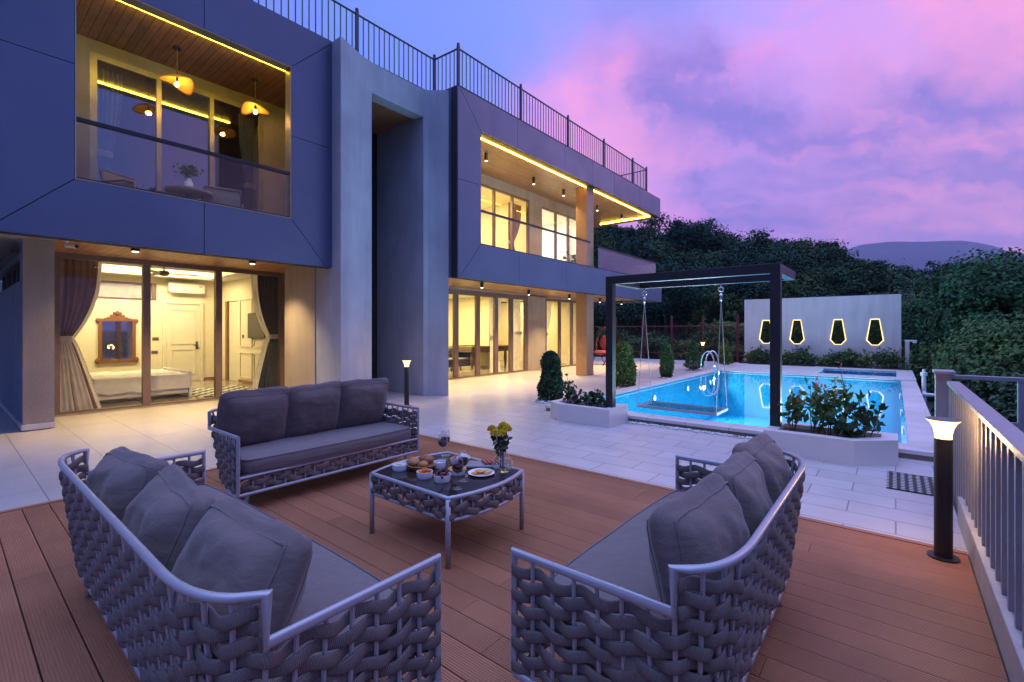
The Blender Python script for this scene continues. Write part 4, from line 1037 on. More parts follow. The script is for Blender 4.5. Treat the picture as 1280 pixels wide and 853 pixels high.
def cushion(name, m, parent, w, d, h, loc, rx=0, rz=0, puff=.3, seed=0, sag=0.0, flare=0.0, wr=.008, piping=True, ry=0):
    """box cushion: w (x) by h (z) face, thickness d (y) - or a seat pad when h is the thickness (flat=True by swapping)"""
    bm = bmesh.new(); bmesh.ops.create_cube(bm, size=2)
    bmesh.ops.subdivide_edges(bm, edges=bm.edges[:], cuts=13, use_grid_fill=True)
    vs = []
    for v in bm.verts:
        u, q, s_ = v.co.x, v.co.y, v.co.z
        fa = ((1 - abs(u) ** 3.0) * (1 - abs(s_) ** 3.0)) ** .6
        th = d / 2 * ((1 - puff) + puff * fa)
        # rounded outline with slightly pulled corners
        x = w / 2 * u * (1 - .05 * abs(s_) ** 4 * (1 - flare)); z = h / 2 * s_ * (1 - .10 * abs(u) ** 3.5 * (1 - flare) + .05 * flare * abs(u) ** 4)
        e = (1 - q * q) ; bulge = (.012 + .03 * (1 - flare) * (puff > .3)) * e
        if abs(abs(u) - 1) < 1e-5: x += bulge * (1 if u > 0 else -1)
        if abs(abs(s_) - 1) < 1e-5: z += bulge * (1 if s_ > 0 else -1)
        y = th * q
        n1 = mnoise.noise(Vector((x * 5 + seed * 7, z * 5, q * .5 + seed)))
        n2 = mnoise.noise(Vector((x * 14 + z * 9 + seed, z * 3 - x * 5, seed * 3)))
        rid = (1 - abs(n2)) ** 3
        y += q * wr * (n1 * 1.6 + rid * 1.5) * (.3 + fa)
        z += -sag * (1 - u * u) * (s_ > 0) * abs(s_) + wr * 1.2 * mnoise.noise(Vector((x * 6, seed, q * 2)))
        vs.append((x, y, z))
    T = Matrix.Translation(loc) @ Matrix.Rotation(rz, 4, 'Z') @ Matrix.Rotation(ry, 4, 'Y') @ Matrix.Rotation(rx, 4, 'X')
    b = MB(); b.add([T @ Vector(p) for p in vs], [tuple(v.index for v in f.verts) for f in bm.faces])
    # piping follows the two seams
    pp = MB()
    if piping:
        for q0 in (-1, 1):
            ed = [v for v in bm.verts if abs(v.co.y - q0) < 1e-4 and (abs(abs(v.co.x) - 1) < 1e-4 or abs(abs(v.co.z) - 1) < 1e-4)]
            ed.sort(key=lambda v: math.atan2(v.co.z, v.co.x))
            pp.tube([T @ Vector(vs[v.index]) for v in ed], .0045, 6, closed=True)
    bm.free()
    o = b.build(name, m, parent, smooth=True, subsurf=1)
    if piping: pp.build('piping', m, o, smooth=True)
    return o
def make_sofa(label, L, loc, rz, seed, cush, ch=.50, ct=.21, cz=.655, pf=.62, fl=1.0, wr=.011):
    o = thing('woven_sofa', label, 'sofa', loc, rz)
    pts = sofa_path(L); h = L / 2
    pz = [(x, y, fl) for x, y, fl in pts]
    rb = MB()
    zs = [RZ + .036 + .0455 * k for k in range(13)]
    bars = weave(rb, pz, zs, lambda fl: (BZ if fl else AZ) - .012, .088, .0120, .0232, .0072)
    # front apron below the seat
    ap = [(-h + .03 + (L - .06) * k / 40, SD - .02, 0) for k in range(41)]
    bars2 = weave(rb, ap, [RZ + .032, RZ + .077, RZ + .120], lambda fl: .40, .088, .0110, .0215, .0068, lean=0)
    rb.build('rope_weave', M['rope'], o, smooth=True)
    # frame: top rail stepping up at the risers, posts, bottom rail, bars
    fr = MB(); rT = .0138
    def leaned(x, y, z):
        lf = .075 * lean_fac(y) * (1 - (z - RZ) / (BZ - RZ)); sgn = 1 if x > 0 else -1
        return (x - 1.6 * lf * sgn * side_w(x, h), y + lf * back_w(y), z)
    back = [(x, y, BZ) for x, y, fl in pts if fl]
    y1 = .145
    fr.tube([(h, SD, RZ), (h, SD, AZ), (h, y1, AZ), (h, y1, BZ)] + back[2:-2] + [(-h, y1, BZ), (-h, y1, AZ), (-h, SD, AZ), (-h, SD, RZ)], rT, 12)
    low = [leaned(x, y, RZ) for x, y, fl in pts]
    fr.tube(low, .014, 8); fr.tube([(-h, SD, RZ), (h, SD, RZ)], .014, 8); fr.tube([(-h, SD - .005, .275), (h, SD - .005, .275)], .011, 8)
    for p, nr, fl in bars[1:-1]:
        top = (BZ if fl else AZ)
        a = leaned(p.x, p.y, RZ); c_ = leaned(p.x, p.y, top)
        fr.tube([a, c_], .0085, 6)
    for p, nr, fl in bars2[1:-1]: fr.tube([(p.x, p.y, RZ), (p.x, p.y, .275)], .008, 6)
    fr.build('frame', M['frame'], o, smooth=True, angle=50)
    for sx in (-1, 1):
        for (yy, dy_, dx_) in ((.17, -.07, .0), (SD - .1, .03, .0)):
            xx = sx * (h - .38) if yy < .3 else sx * (h - .12)
            MB().tube([(xx, yy, RZ), (xx + sx * .05, yy + dy_, 0)], [.019, .015], 10).build('leg', M['frame'], o, smooth=True)
    MB().box(-h + .06, h - .06, .12, SD - .04, .262, .276).build('seat_base', M['rope'], o)
    # seat pad
    cushion('seat_cushion', M['seatfab'], o, L - .075, .135, SD - .13, (0, .12 + (SD - .12) / 2 + .012, .345), rx=R(-90), puff=.16, seed=seed, wr=.0035)
    for i, (cx_, cw, lean_, tw_, dy_) in enumerate(cush):
        cushion('back_cushion', M['cushion'], o, cw, ct, ch, (cx_, .205 + dy_, cz), rx=R(lean_), rz=R(tw_), ry=R((-1, 1.2, .4)[i % 3] * 1.3), puff=pf, seed=seed + i * 3.3, sag=.025, flare=fl, wr=wr)
    return o
make_sofa('woven rope sofa facing right with a bollard lamp behind its far arm', 1.80, (-4.765, 2.40, 0), R(-90), 1.0, [(-.545, .555, -14, 1, .035), (.01, .55, -13, 2, .03), (.56, .545, -14, -2, .03)])
make_sofa('longest woven rope sofa, with plump cushions and its back to the deck corner', 2.42, (-2.53, .42, 0), 0, 5.0, [(-.66, .64, -18, 5, .015), (.04, .65, -23, -4, .02), (.71, .60, -27, 2, .045)], .39, .24, .57, .56, .2, .015)
make_sofa('woven rope sofa facing the house with its back towards the deck railing', 1.74, (-.37, 2.27, 0), R(90), 9.0, [(-.46, .50, -14, -5, -.02), (.08, .51, -13, 2, -.03), (.585, .46, -16, -3, -.02)], .44, .22, .61, .54, .2, .015)

# ------------------------------------------------------------------ coffee table
TX0, TX1, TY0, TY1, TZ = -2.90, -2.11, 1.97, 2.70, .43
o = thing('coffee_table', 'low woven coffee table with dark glass top and food on it', 'table', ((TX0 + TX1) / 2, (TY0 + TY1) / 2, 0))
hx, hy = (TX1 - TX0) / 2, (TY1 - TY0) / 2
loop = []
for k in range(15): q = -1 + 2 * k / 14; loop.append((hx + .07 * (1 - q * q), q * hy))
for k in range(1, 15): q = 1 - 2 * k / 14; loop.append((q * hx, hy))
for k in range(1, 15): q = 1 - 2 * k / 14; loop.append((-hx - .07 * (1 - q * q), q * hy))
for k in range(1, 14): q = -1 + 2 * k / 14; loop.append((q * hx, -hy))
MB().prism([(x * .985, y * .985) for x, y in loop], 2, TZ - .012, TZ).build('tabletop', mat('dark_table_glass', (.028, .022, .02), .06, spec=.8, var=.02), o)
f = MB(); f.tube([(x, y, TZ - .008) for x, y in loop], .015, 10, closed=True); f.tube([(x, y, .285) for x, y in loop], .011, 8, closed=True)
rb = MB()
bars = weave(rb, [(x, y, 0) for x, y in loop] + [(loop[0][0], loop[0][1], 0)], [.309, .353, .397], lambda q: 1.0, .088, .0110, .0215, .0068, lean=0)
rb.build('rope_weave', M['rope'], o, smooth=True)
for p, nr, fl in bars: f.tube([(p.x, p.y, .285), (p.x, p.y, TZ - .01)], .007, 6)
f.build('frame', M['frame'], o, smooth=True)
for sx in (-1, 1):
    for sy in (-1, 1): MB().tube([(sx * hx, sy * hy, 0), (sx * hx, sy * hy, TZ - .01)], .017, 12).build('leg', M['frame'], o, smooth=True)
TT = TZ + .001
def bowl(x, y, r_, h_, label):
    o = thing('bowl', label, 'bowl', (x, y, TT), group='white bowls on the coffee table')
    MB().lathe([(.0001, 0), (r_ * .9, 0), (r_, h_ * .25), (r_ * 1.02, h_), (r_ * .95, h_), (r_ * .92, h_ * .35), (.0001, h_ * .3)], n=32).build('body', M['china'], o, smooth=True, angle=45)
    return o
def heap(name, label, cat, x, y, z, R_, m, n, size, seed, shape='stick', rise=.02):
    rq = random.Random(seed); b = MB()
    for k in range(n):
        a = rq.uniform(0, 2 * PI); q = R_ * math.sqrt(rq.random()); px_, py_ = q * math.cos(a), q * math.sin(a); zz = rise * (1 - (q / R_) ** 2) * rq.uniform(.4, 1) + .008
        if shape == 'stick': b.cbox((px_ * .7, py_ * .7, zz), (size * 2.6, size * .55, size * .55), rq.uniform(0, PI), rq.uniform(-.3, .3), rq.uniform(-.4, .4))
        elif shape == 'ball': b.ball((px_, py_, zz), size * rq.uniform(.8, 1.1), 2)
        elif shape == 'chunk': b.ball((px_, py_, zz), size * rq.uniform(.7, 1.1), 1, (1, .8, .7), .3)
        else: b.ball((px_, py_, zz), size, 2, (1, 1, .18))
    ob = b.build(name, m, smooth=shape in ('ball', 'disc')); ob.location = (x, y, z); return tag(ob, label, cat)
bowl(-2.80, 2.14, .056, .045, 'white bowl of pale dip at the corner nearest the facing sofa'); heap('dip', 'pale chunky dip in the bowl at the table corner', 'dip', -2.80, 2.14, TT + .022, .045, M['cream'], 16, .014, 1, 'chunk', .014)
bowl(-2.52, 2.135, .055, .045, 'white bowl holding orange carrot sticks'); heap('carrot_sticks', 'orange carrot sticks piled in a white bowl', 'carrots', -2.52, 2.135, TT + .026, .05, M['carrot'], 34, .016, 2, 'stick', .028)
bowl(-2.37, 2.16, .056, .046, 'white bowl holding dark red grapes'); heap('grapes', 'bunch of dark red grapes in a white bowl', 'grapes', -2.37, 2.16, TT + .03, .045, M['grape'], 26, .014, 3, 'ball', .04)
bowl(-2.62, 2.36, .045, .045, 'small white bowl with smooth white sauce'); tag(MB().lathe([(.0001, 0), (.04, 0), (.0001, .004)], (-2.62, 2.36, TT + .034), 20).build('sauce', M['china'], smooth=True), 'white sauce filling the small bowl', 'sauce')
bowl(-2.40, 2.33, .056, .045, 'white bowl of orange crisps partly behind a wine glass'); heap('crisps', 'orange crisps heaped in a white bowl', 'crisps', -2.40, 2.33, TT + .03, .05, M['chip'], 22, .022, 5, 'disc', .03)
bowl(-2.60, 2.52, .05, .04, 'white bowl with tomato pieces behind the small sauce bowl'); heap('tomato_pieces', 'red orange tomato pieces in a white bowl', 'tomatoes', -2.60, 2.52, TT + .024, .045, M['carrot'], 16, .014, 6, 'chunk', .02)
o = thing('bread_basket', 'shallow woven basket holding bread rolls', 'basket', (-2.71, 2.27, TT), .4); MB().lathe([(.0001, 0), (.085, 0), (.115, .035), (.108, .036), (.08, .008), (.0001, .006)], n=28).build('body', M['bread'], o)
for (x, y, z, r_, m, lb) in ((-2.745, 2.215, .05, .048, 'bread', 'pale crusty slice of bread leaning on the basket edge'), (-2.68, 2.30, .06, .046, 'bun', 'round brown bread roll on top of the basket'), (-2.74, 2.31, .05, .042, 'bun', 'brown bread roll at the rear of the basket'), (-2.655, 2.235, .045, .036, 'bread', 'small pale bread roll at the front of the basket')):
    tag(MB().ball((0, 0, 0), r_, 3, (1.1, .95, .72), .12).build('bread_roll', M[m], smooth=True), lb, 'bread').location = (x, y, TT + z)
def wineglass(x, y, lv, label):
    o = thing('wine_glass', label, 'wine glass', (x, y, TT), group='red wine glasses on the coffee table')
    prof = [(.0001, .002), (.036, 0), (.036, .003), (.008, .008), (.004, .014), (.004, .085), (.012, .093), (.030, .110), (.038, .135), (.038, .155), (.033, .185), (.030, .205), (.0288, .205), (.0318, .185), (.0368, .155), (.0368, .135), (.029, .112), (.0001, .096)]
    MB().lathe(prof, n=28).build('bowl_and_stem', M['drink'], o, smooth=True)
    MB().lathe([(.0001, .097), (.0275, .112), (.0358, .134), (.0362, lv), (.0001, lv)], n=28).build('wine', M['wine'], o, smooth=True, angle=50)
wineglass(-2.18, 2.12, .150, 'red wine glass nearest the table corner'); wineglass(-2.26, 2.25, .152, 'red wine glass just behind the nearest one')
wineglass(-2.76, 2.52, .148, 'red wine glass at the rear edge beside the bowls'); wineglass(-2.83, 2.615, .146, 'rearmost red wine glass on the table')
o = thing('plate', 'white plate of round crackers and lemon slices', 'plate', (-2.27, 2.44, TT)); MB().lathe([(.0001, 0), (.06, 0), (.095, .012), (.094, .015), (.058, .004), (.0001, .004)], n=32).build('body', M['china'], o, smooth=True, angle=40)
for k, (dx_, dy_) in enumerate(((-.03, -.03), (-.035, .01), (.0, -.01), (.03, .02), (.02, .045), (-.005, .04))):
    tag(MB().ball((0, 0, 0), .03, 2, (1, 1, .12)).build('cracker', M['chip'] if k < 4 else M['cream'], smooth=True), ['golden round cracker at the near rim of the plate', 'golden cracker at the left rim of the plate', 'golden cracker in the middle of the plate', 'golden cracker at the right of the plate', 'pale lemon slice at the right rim of the plate', 'pale lemon slice at the rear of the plate'][k], 'cracker').location = (-2.27 + dx_, 2.44 + dy_, TT + .010 + .006 * (k % 3))
o = thing('serving_tray', 'grey slate serving tray with meat and a white napkin', 'tray', (-2.42, 2.585, TT), R(38)); MB().box(-.16, .16, -.075, .075, 0, .018).build('board', M['straw'], o, bevel=.006)
for k in range(4):
    ob = tag(MB().cbox((0, 0, 0), (.02, .10, .016)).build('meat_slice', M['meat'], bevel=.005), ['red meat slice nearest the vase', 'second red meat slice from the vase', 'third red meat slice from the vase', 'red meat slice nearest the napkin'][k], 'meat'); c_ = math.cos(R(38)); s_ = math.sin(R(38)); lx = .13 - .032 * k
    ob.location = (-2.42 + lx * c_, 2.585 + lx * s_, TT + .028); ob.rotation_euler = (0, 0, R(60))
b = MB().ball((0, 0, 0), .05, 3, (1, .8, .75), .5); tag(b.build('napkin', M['china'], smooth=True), 'crumpled white napkin on the slate tray', 'napkin').location = (-2.525, 2.51, TT + .05)
# vase with yellow chrysanthemums
VXP, VYP = -2.20, 2.59
o = thing('glass_vase', 'clear round bellied glass vase with water on the coffee table', 'vase', (VXP, VYP, TT))
MB().lathe([(.0001, .004), (.05, 0), (.072, .03), (.075, .055), (.06, .095), (.036, .13), (.034, .17), (.042, .20), (.040, .20), (.032, .17), (.034, .13), (.057, .095), (.072, .055), (.069, .03), (.0001, .008)], n=32).build('body', M['drink'], o, smooth=True)
MB().lathe([(.0001, .009), (.067, .03), (.070, .055), (.062, .085), (.0001, .085)], n=28).build('water', M['vwater'], o, smooth=True)
rq = random.Random(11)
fl = [((-.085, -.02, .31), 'at the left of the vase'), ((-.03, -.055, .295), 'at the front of the bunch'), ((-.02, .03, .335), 'at the top of the bunch'), ((.045, .0, .325), 'highest on the right of the bunch'), ((.03, -.05, .30), 'low at the right front of the bunch'), ((-.05, .05, .31), 'behind the others in the bunch')]
for (x, y, z), lb in fl:
    o = thing('chrysanthemum', 'yellow chrysanthemum bloom ' + lb, 'flower', (VXP, VYP, TT + .02))
    MB().tube([(x * .25, y * .25, 0), (x * .15, y * .15, .15), (x * .6, y * .6, z - .11), (x, y, z - .035)], .0028, 6).build('stem', M['stem'], o)
    r2 = np.random.default_rng(int(abs(x) * 1000) + 3); d = r2.normal(size=(200, 3)); d /= np.linalg.norm(d, axis=1, keepdims=True); d[:, 2] = np.abs(d[:, 2]) * .9 - .15
    cc = d * .026 + (x, y, z - .035); vv, ff = leaves(cc, .016, 2.0, out=None, r=r2); np_mesh('petals', vv, ff, M['petal'], o)
    MB().ball((x, y, z - .032), .022, 2, (1, 1, .7)).build('flower_head', M['petal'], o, smooth=True)
    k = 26; tt = r2.uniform(.45, .9, k)[:, None]; cc = np.array([[x, y, z - .05]]) * tt + r2.normal(size=(k, 3)) * .014; vv, ff = leaves(cc, .022, 2.0, r=r2); np_mesh('leaves', vv, ff, M['leafd'], o)

# ------------------------------------------------------------------ bollard lamps
def bollard(x, y, z, label, hgt=.885, r=.046, power=30):
    o = thing('bollard_lamp', label, 'bollard lamp', (x, y, z), group='bollard lamps')
    zb = hgt - .125
    MB().lathe([(.08, 0), (.08, .010), (r, .012)], n=32).build('base', M['blackmetal'], o)
    MB().lathe([(r, .012), (r, zb)], n=32).build('post', M['blackmetal'], o, smooth=True, angle=40)
    MB().lathe([(r * .93, zb), (r * .95, zb + .03), (r * 1.1, zb + .065), (r * 1.45, zb + .10), (r * 1.85, zb + .118), (.0001, zb + .119)], n=36).build('diffuser', M['lamp'], o, smooth=True, angle=60)
    MB().lathe([(.0001, zb + .1195), (r * 1.86, zb + .1195), (r * 1.87, zb + .124), (.0001, zb + .129)], n=36).build('cap', M['bulbg'], o)
    if power: lamp('bollard_light', 'POINT', (0, 0, zb + .06), power, (1, .6, .24), None, .1).parent = o
bollard(.24, 4.06, 0, 'black bollard lamp glowing on the deck beside the grey railing')
bollard(-7.32, 5.75, T0, 'black bollard lamp glowing behind the sofa in front of the tower')
bollard(-5.9, 19.2, CZ, 'small glowing bollard lamp behind the pool ladder', power=7)
bollard(-6.0, 12.3, T0, 'bollard lamp half hidden behind the broad topiary bush', power=6)

# ------------------------------------------------------------------ deck railing
o = thing('deck_railing', 'grey metal deck railing with flat top rail and deep upright bars', 'railing', (.43, 0, .18))
MB().box(.385, .475, -3.5, 6.1, .93, .965).build('top_rail', M['deckrail'], o, world=True, bevel=.006)
MB().box(.415, .445, -3.5, 4.9, .185, .205).build('bottom_rail', M['deckrail'], o, world=True)
MB().box(.415, .445, 4.9, 6.1, .05, .075).build('bottom_rail', M['deckrail'], o, world=True)
y = 6.05; i = 0
while y > -.6:
    zb = .18 if y < 4.92 else -.3
    MB().box(.398, .462, y - .016, y + .016, zb, .932).build('baluster', M['deckrail'], o, world=True); y -= .165
o = thing('deck_railing', 'grey railing section with a thick corner post beyond the bollard lamp', 'railing', (.43, 7.3, -.5))
MB().box(.36, .50, 7.22, 7.36, -.6, .96).build('post', M['deckrail'], o, world=True, bevel=.006); MB().box(.34, .52, 7.05, 7.38, .962, .995).build('post_cap', M['deckrail'], o, world=True, bevel=.005)
MB().box(.50, 5.0, 7.25, 7.32, .90, .945).build('top_rail', M['deckrail'], o, world=True, bevel=.005); MB().box(.50, 5.0, 7.26, 7.31, .42, .46).build('mid_rail', M['deckrail'], o, world=True)
MB().box(.50, 5.0, 7.26, 7.31, -.3, -.26).build('bottom_rail', M['deckrail'], o, world=True)
for x in (1.05, 1.42, 2.0, 2.6, 3.3, 4.0, 4.9): MB().box(x - .035, x + .035, 7.255, 7.315, -.6, .90).build('post', M['deckrail'], o, world=True)

# ------------------------------------------------------------------ planters and swing
def planter(poly, hole, label, h_=.26):
    cx_ = sum(p[0] for p in poly) / len(poly); cy_ = sum(p[1] for p in poly) / len(poly)
    o = thing('stone_planter', label, 'planter', (cx_, cy_, T0))
    b = MB(); n = len(poly); q = [(p[0], p[1]) for p in poly]; h2 = hole
    vs = [(*p, T0) for p in q] + [(*p, h_) for p in q] + [(*p, h_) for p in h2] + [(*p, h_ - .05) for p in h2]
    fs = [(i, (i + 1) % n, n + (i + 1) % n, n + i) for i in range(n)] + [(n + i, n + (i + 1) % n, 2 * n + (i + 1) % n, 2 * n + i) for i in range(n)] + [(2 * n + i, 2 * n + (i + 1) % n, 3 * n + (i + 1) % n, 3 * n + i) for i in range(n)]
    b.add(vs, fs); b.build('box', M['planter'], o, world=True, bevel=.005, angle=20)
    cap = MB(); e = .008
    MB().add([(*p, h_ - .05) for p in h2], [tuple(range(n))]).build('soil', M['soil'], o, world=True)
    return o
P1 = [(-4.49, 6.52), (-4.21, 6.35), (-3.30, 6.35), (-3.30, 6.99), (-4.49, 6.99)]
planter(P1, [(-4.36, 6.58), (-4.17, 6.48), (-3.43, 6.48), (-3.43, 6.86), (-4.36, 6.86)], 'white stone planter with clipped corner under the left swing post')
P2 = [(-1.22, 6.25), (-.34, 6.25), (.03, 6.58), (.03, 6.985), (-1.22, 6.985)]
planter(P2, [(-1.09, 6.38), (-.40, 6.38), (-.12, 6.64), (-.12, 6.86), (-1.09, 6.86)], 'white stone planter with clipped corner under the right swing post')
o = thing('pool_swing', 'black steel swing frame with a clear seat hanging over the pool edge', 'swing', (-2.3, 7.0, 0))
XA, XB2, YF, YB, ZS = -3.42, -1.15, 6.62, 7.64, 2.28
for x in (XA, XB2): MB().box(x - .058, x + .058, YF - .058, YF + .058, .2, ZS - .12).build('post', M['blackmetal'], o, world=True, bevel=.004)
MB().box(XA - .058, XB2 + .058, YF - .059, YF + .059, ZS - .12, ZS).build('beam', M['blackmetal'], o, world=True, bevel=.004)
MB().box(XA - .058, XB2 + .058, YB - .05, YB + .05, ZS - .12, ZS).build('beam', M['blackmetal'], o, world=True, bevel=.004)
for x in (XA, XB2): MB().box(x - .057, x + .057, YF + .06, YB - .051, ZS - .119, ZS - .001).build('side_arm', M['blackmetal'], o, world=True, bevel=.004)
SZ = .19; sx0, sx1, sy0, sy1 = -3.33, -2.06, 7.36, 7.98
seat = MB().box(sx0 + .03, sx1 - .03, sy0 + .03, sy1 - .03, SZ - .006, SZ + .006).build('seat', M['acryl'], o, world=True)
f = MB(); f.box(sx0, sx1, sy0, sy0 + .03, SZ - .02, SZ + .02); f.box(sx0, sx1, sy1 - .03, sy1, SZ - .02, SZ + .02); f.box(sx0, sx0 + .03, sy0 + .03, sy1 - .03, SZ - .02, SZ + .02); f.box(sx1 - .03, sx1, sy0 + .03, sy1 - .03, SZ - .02, SZ + .02)
f.build('seat_frame', M['frame'], o, world=True)
for x in (sx0 + .015, sx1 - .015):
    hk = MB(); zt_ = ZS - .12
    hk.tube([(x, YB, zt_), (x, YB, zt_ - .05)], .012, 8); hk.tube([(x + .035 * math.cos(a), YB, zt_ - .08 + .035 * math.sin(a)) for a in np.linspace(0, 2 * PI, 18)[:-1]], .009, 8, closed=True)
    hk.tube([(x, YB, zt_ - .13), (x, YB, zt_ - .27)], .017, 10)
    hk.build('hook', M['chrome'], o, world=True, smooth=True)
    for yy in (sy0 + .015, sy1 - .015): MB().tube([(x, YB + (yy - YB) * .02, zt_ - .26), (x, yy, SZ)], .0055, 8).build('rope', M['deckrail'], o, world=True)

def leafy_plant(x, y, z, label, h_, seed, n_st=4, spread=.16, lf=.055, m='leaf', buds=0, grp=None, per=26):
    o = thing('leafy_plant', label, 'plant', (x, y, z), group=grp); r2 = np.random.default_rng(seed); st_ = MB(); C_ = []; Bd = []
    for k in range(n_st):
        a = r2.uniform(0, 2 * PI); tip = np.array([spread * math.cos(a) * r2.uniform(.3, 1), spread * math.sin(a) * r2.uniform(.3, 1), h_ * r2.uniform(.62, 1.0)])
        base = np.array([tip[0] * .25, tip[1] * .25, -.05]); midp = (base + tip) / 2 + r2.normal(size=3) * .03
        st_.tube([tuple(base), tuple(midp), tuple(tip)], [.006, .005, .003], 5)
        for q in range(per):
            u = r2.uniform(.30, 1.02) ** .7; p = base * (1 - u) ** 2 + midp * 2 * u * (1 - u) + tip * u * u
            C_.append(p + r2.normal(size=3) * np.array([.05, .05, .03]) * (1.25 - .4 * u))
        if buds and r2.random() < buds: Bd += [tip + np.array([r2.normal() * .012, r2.normal() * .012, .02 * q]) for q in range(7)]
    st_.build('stem', M['stem'], o, smooth=True)
    vv, ff = leaves(np.array(C_), lf, 1.8, r=r2); np_mesh('foliage', vv, ff, M[m], o)
    if Bd: vv, ff = leaves(np.array(Bd), .03, 1.5, r=r2); np_mesh('buds', vv, ff, M['bud'], o)
    return o
for i, (x, y, h_, ns, lb) in enumerate(((-.98, 6.62, .48, 4, 'leafy planter shrub with orange bud tips, beside the right swing post'), (-.78, 6.74, .62, 5, 'leafy planter shrub with orange bud tips, second from the right swing post'), (-.60, 6.60, .56, 4, 'leafy planter shrub with orange bud tips, middle of the right planter'), (-.44, 6.78, .74, 4, 'tallest leafy shrub in the right planter'), (-.28, 6.66, .46, 5, 'spreading dark leafy shrub near the clipped planter corner'), (-.42, 6.50, .24, 5, 'low dark green plant at the front rim of the right planter'))):
    leafy_plant(x, y, .22, lb, h_, 30 + i, ns, .17, .06, 'leafd' if i > 3 else 'leaf', .9 if i < 4 else .1, 'shrubs in the right planter', 20)
for i, (x, y, h_, ns, lb) in enumerate(((-4.25, 6.70, .50, 3, 'tall wispy plant at the left end of the left planter'), (-4.08, 6.62, .34, 4, 'leafy plant second from the left in the left planter'), (-3.86, 6.72, .30, 4, 'leafy plant in the middle of the left planter'), (-3.66, 6.62, .26, 5, 'low bushy plant beside the left swing post'))):
    leafy_plant(x, y, .22, lb, h_, 50 + i, ns, .13, .05, 'leafd', .15, 'plants in the left planter', 20)

# topiary shrubs
def topiary(x, y, z, r_, h_, label, seed, m='leaf', shape='egg', n=3600):
    o = thing('topiary_shrub', label, 'shrub', (x, y, z), group='clipped conifers by the terrace'); r2 = np.random.default_rng(seed)
    u = r2.random(n); th = r2.uniform(0, 2 * PI, n); zz = .04 + u * .96
    prof = {'egg': np.sqrt(np.clip(1 - ((zz - .42) / .60) ** 2, 0, 1)), 'cyl': np.clip(np.minimum(1, (1 - zz) * 5) ** .5, 0, 1) * (.86 + .14 * np.sin(zz * 7)), 'cone': (1 - zz) ** .62 * 1.05 * np.clip(zz * 9, .4, 1)}[shape]
    lump = 1 + .10 * np.sin(th * 3 + zz * 9 + seed) + .07 * np.sin(th * 7 - zz * 17)
    rad = r_ * prof * lump * r2.uniform(.45, 1.04, n) ** .45
    c_ = np.stack([rad * np.cos(th), rad * np.sin(th), zz * h_], 1)
    out = np.stack([np.cos(th) * .8, np.sin(th) * .8, np.full(n, .5)], 1)
    vv, ff = leaves(c_, .035 * (h_ / 1.0) ** .5, 2.3, out=None, r=r2); np_mesh('foliage', vv, ff, M[m], o)
    MB().tube([(0, 0, 0), (0, 0, h_ * .7)], [.03, .012], 8).build('trunk', M['bark'], o)
topiary(-5.56, 8.10, T0, .255, 1.02, 'dark clipped conifer between the white planter and the living room doors', 1, 'leafd', 'cyl', 4600)
topiary(-5.47, 11.25, T0, .34, 1.14, 'broad bright green clipped conifer behind the left swing post', 2, 'leafy', 'cyl', 5200)
topiary(-5.44, 14.2, T0, .20, 1.05, 'slim green clipped conifer standing alone by the pool side', 3, 'leaf', 'egg', 3000)
topiary(-5.75, 17.6, T0, .33, 1.10, 'cone shaped conifer just left of the pool ladder', 4, 'leaf', 'cone', 3000)
topiary(-5.1, 19.3, CZ, .30, 1.05, 'yellow green cone shaped conifer right of the pool ladder', 5, 'leafy', 'cone', 3000)
# white pebbles
def pebbles(pts, name='pebbles'):
    b = MB(); rq = random.Random(2)
    for x, y, r_ in pts: b.ball((x, y, T0 + r_ * .4), r_, 1, (1, rq.uniform(.7, 1), .65), .25)
    return struct(b.build('pebbles', M['pebble'], smooth=True), 'stuff')
rq = random.Random(9); pts = []
for k in range(420): pts.append((rq.uniform(-3.28, -1.25), 6.985 - abs(rq.gauss(0, .045)), rq.uniform(.012, .026)))
for (cx_, cy_, n, R_) in ((-5.5, 8.0, 130, .36), (-5.42, 11.1, 110, .4), (-5.4, 14.1, 60, .3)):
    for k in range(n):
        a = rq.uniform(0, 2 * PI); q = R_ * math.sqrt(rq.random()); pts.append((cx_ + q * math.cos(a), cy_ + q * math.sin(a), rq.uniform(.015, .035)))
pebbles(pts)
tag(MB().box(-.06, .30, 5.56, 6.22, T0, T0 + .012).build('door_mat', M['mat_']), 'black perforated rubber mat lying on the tiles by the right planter', 'mat')

# ------------------------------------------------------------------ feature wall
o = thing('feature_wall', 'freestanding white garden wall with four lit tapering openings', 'wall', (-2.4, 22, 0))
WT = .22; ops = []
for cx_, s_ in ((-4.19, 1), (-3.07, 1), (-1.70, 1), (-.57, 1)):
    ops.append([(cx_ - .14, 1.885), (cx_ + .14, 1.885), (cx_ + .27, 1.07), (cx_ + .11, .885), (cx_ - .11, .885), (cx_ - .27, 1.07)])
xw0, xw1, zw = -5.02, .18, 2.76
b = MB(); ed = [xw0, -3.63, -2.385, -1.135, xw1]
for k, op in enumerate(ops):
    a, c_ = ed[k], ed[k + 1]; rect = [(a, zw), (c_, zw), (c_, 1.07), (c_, 0), (a, 0), (a, 1.07)]
    for yy in (22, 22 + WT):
        vs = [(p[0], yy, p[1]) for p in rect] + [(p[0], yy, p[1]) for p in op]
        b.add(vs, [(i, (i + 1) % 6, 6 + (i + 1) % 6, 6 + i) for i in range(6)])
    n = len(op); vs = [(p[0], 22, p[1]) for p in op] + [(p[0], 22 + WT, p[1]) for p in op]
    b.add(vs, [(i, (i + 1) % n, n + (i + 1) % n, n + i) for i in range(n)])
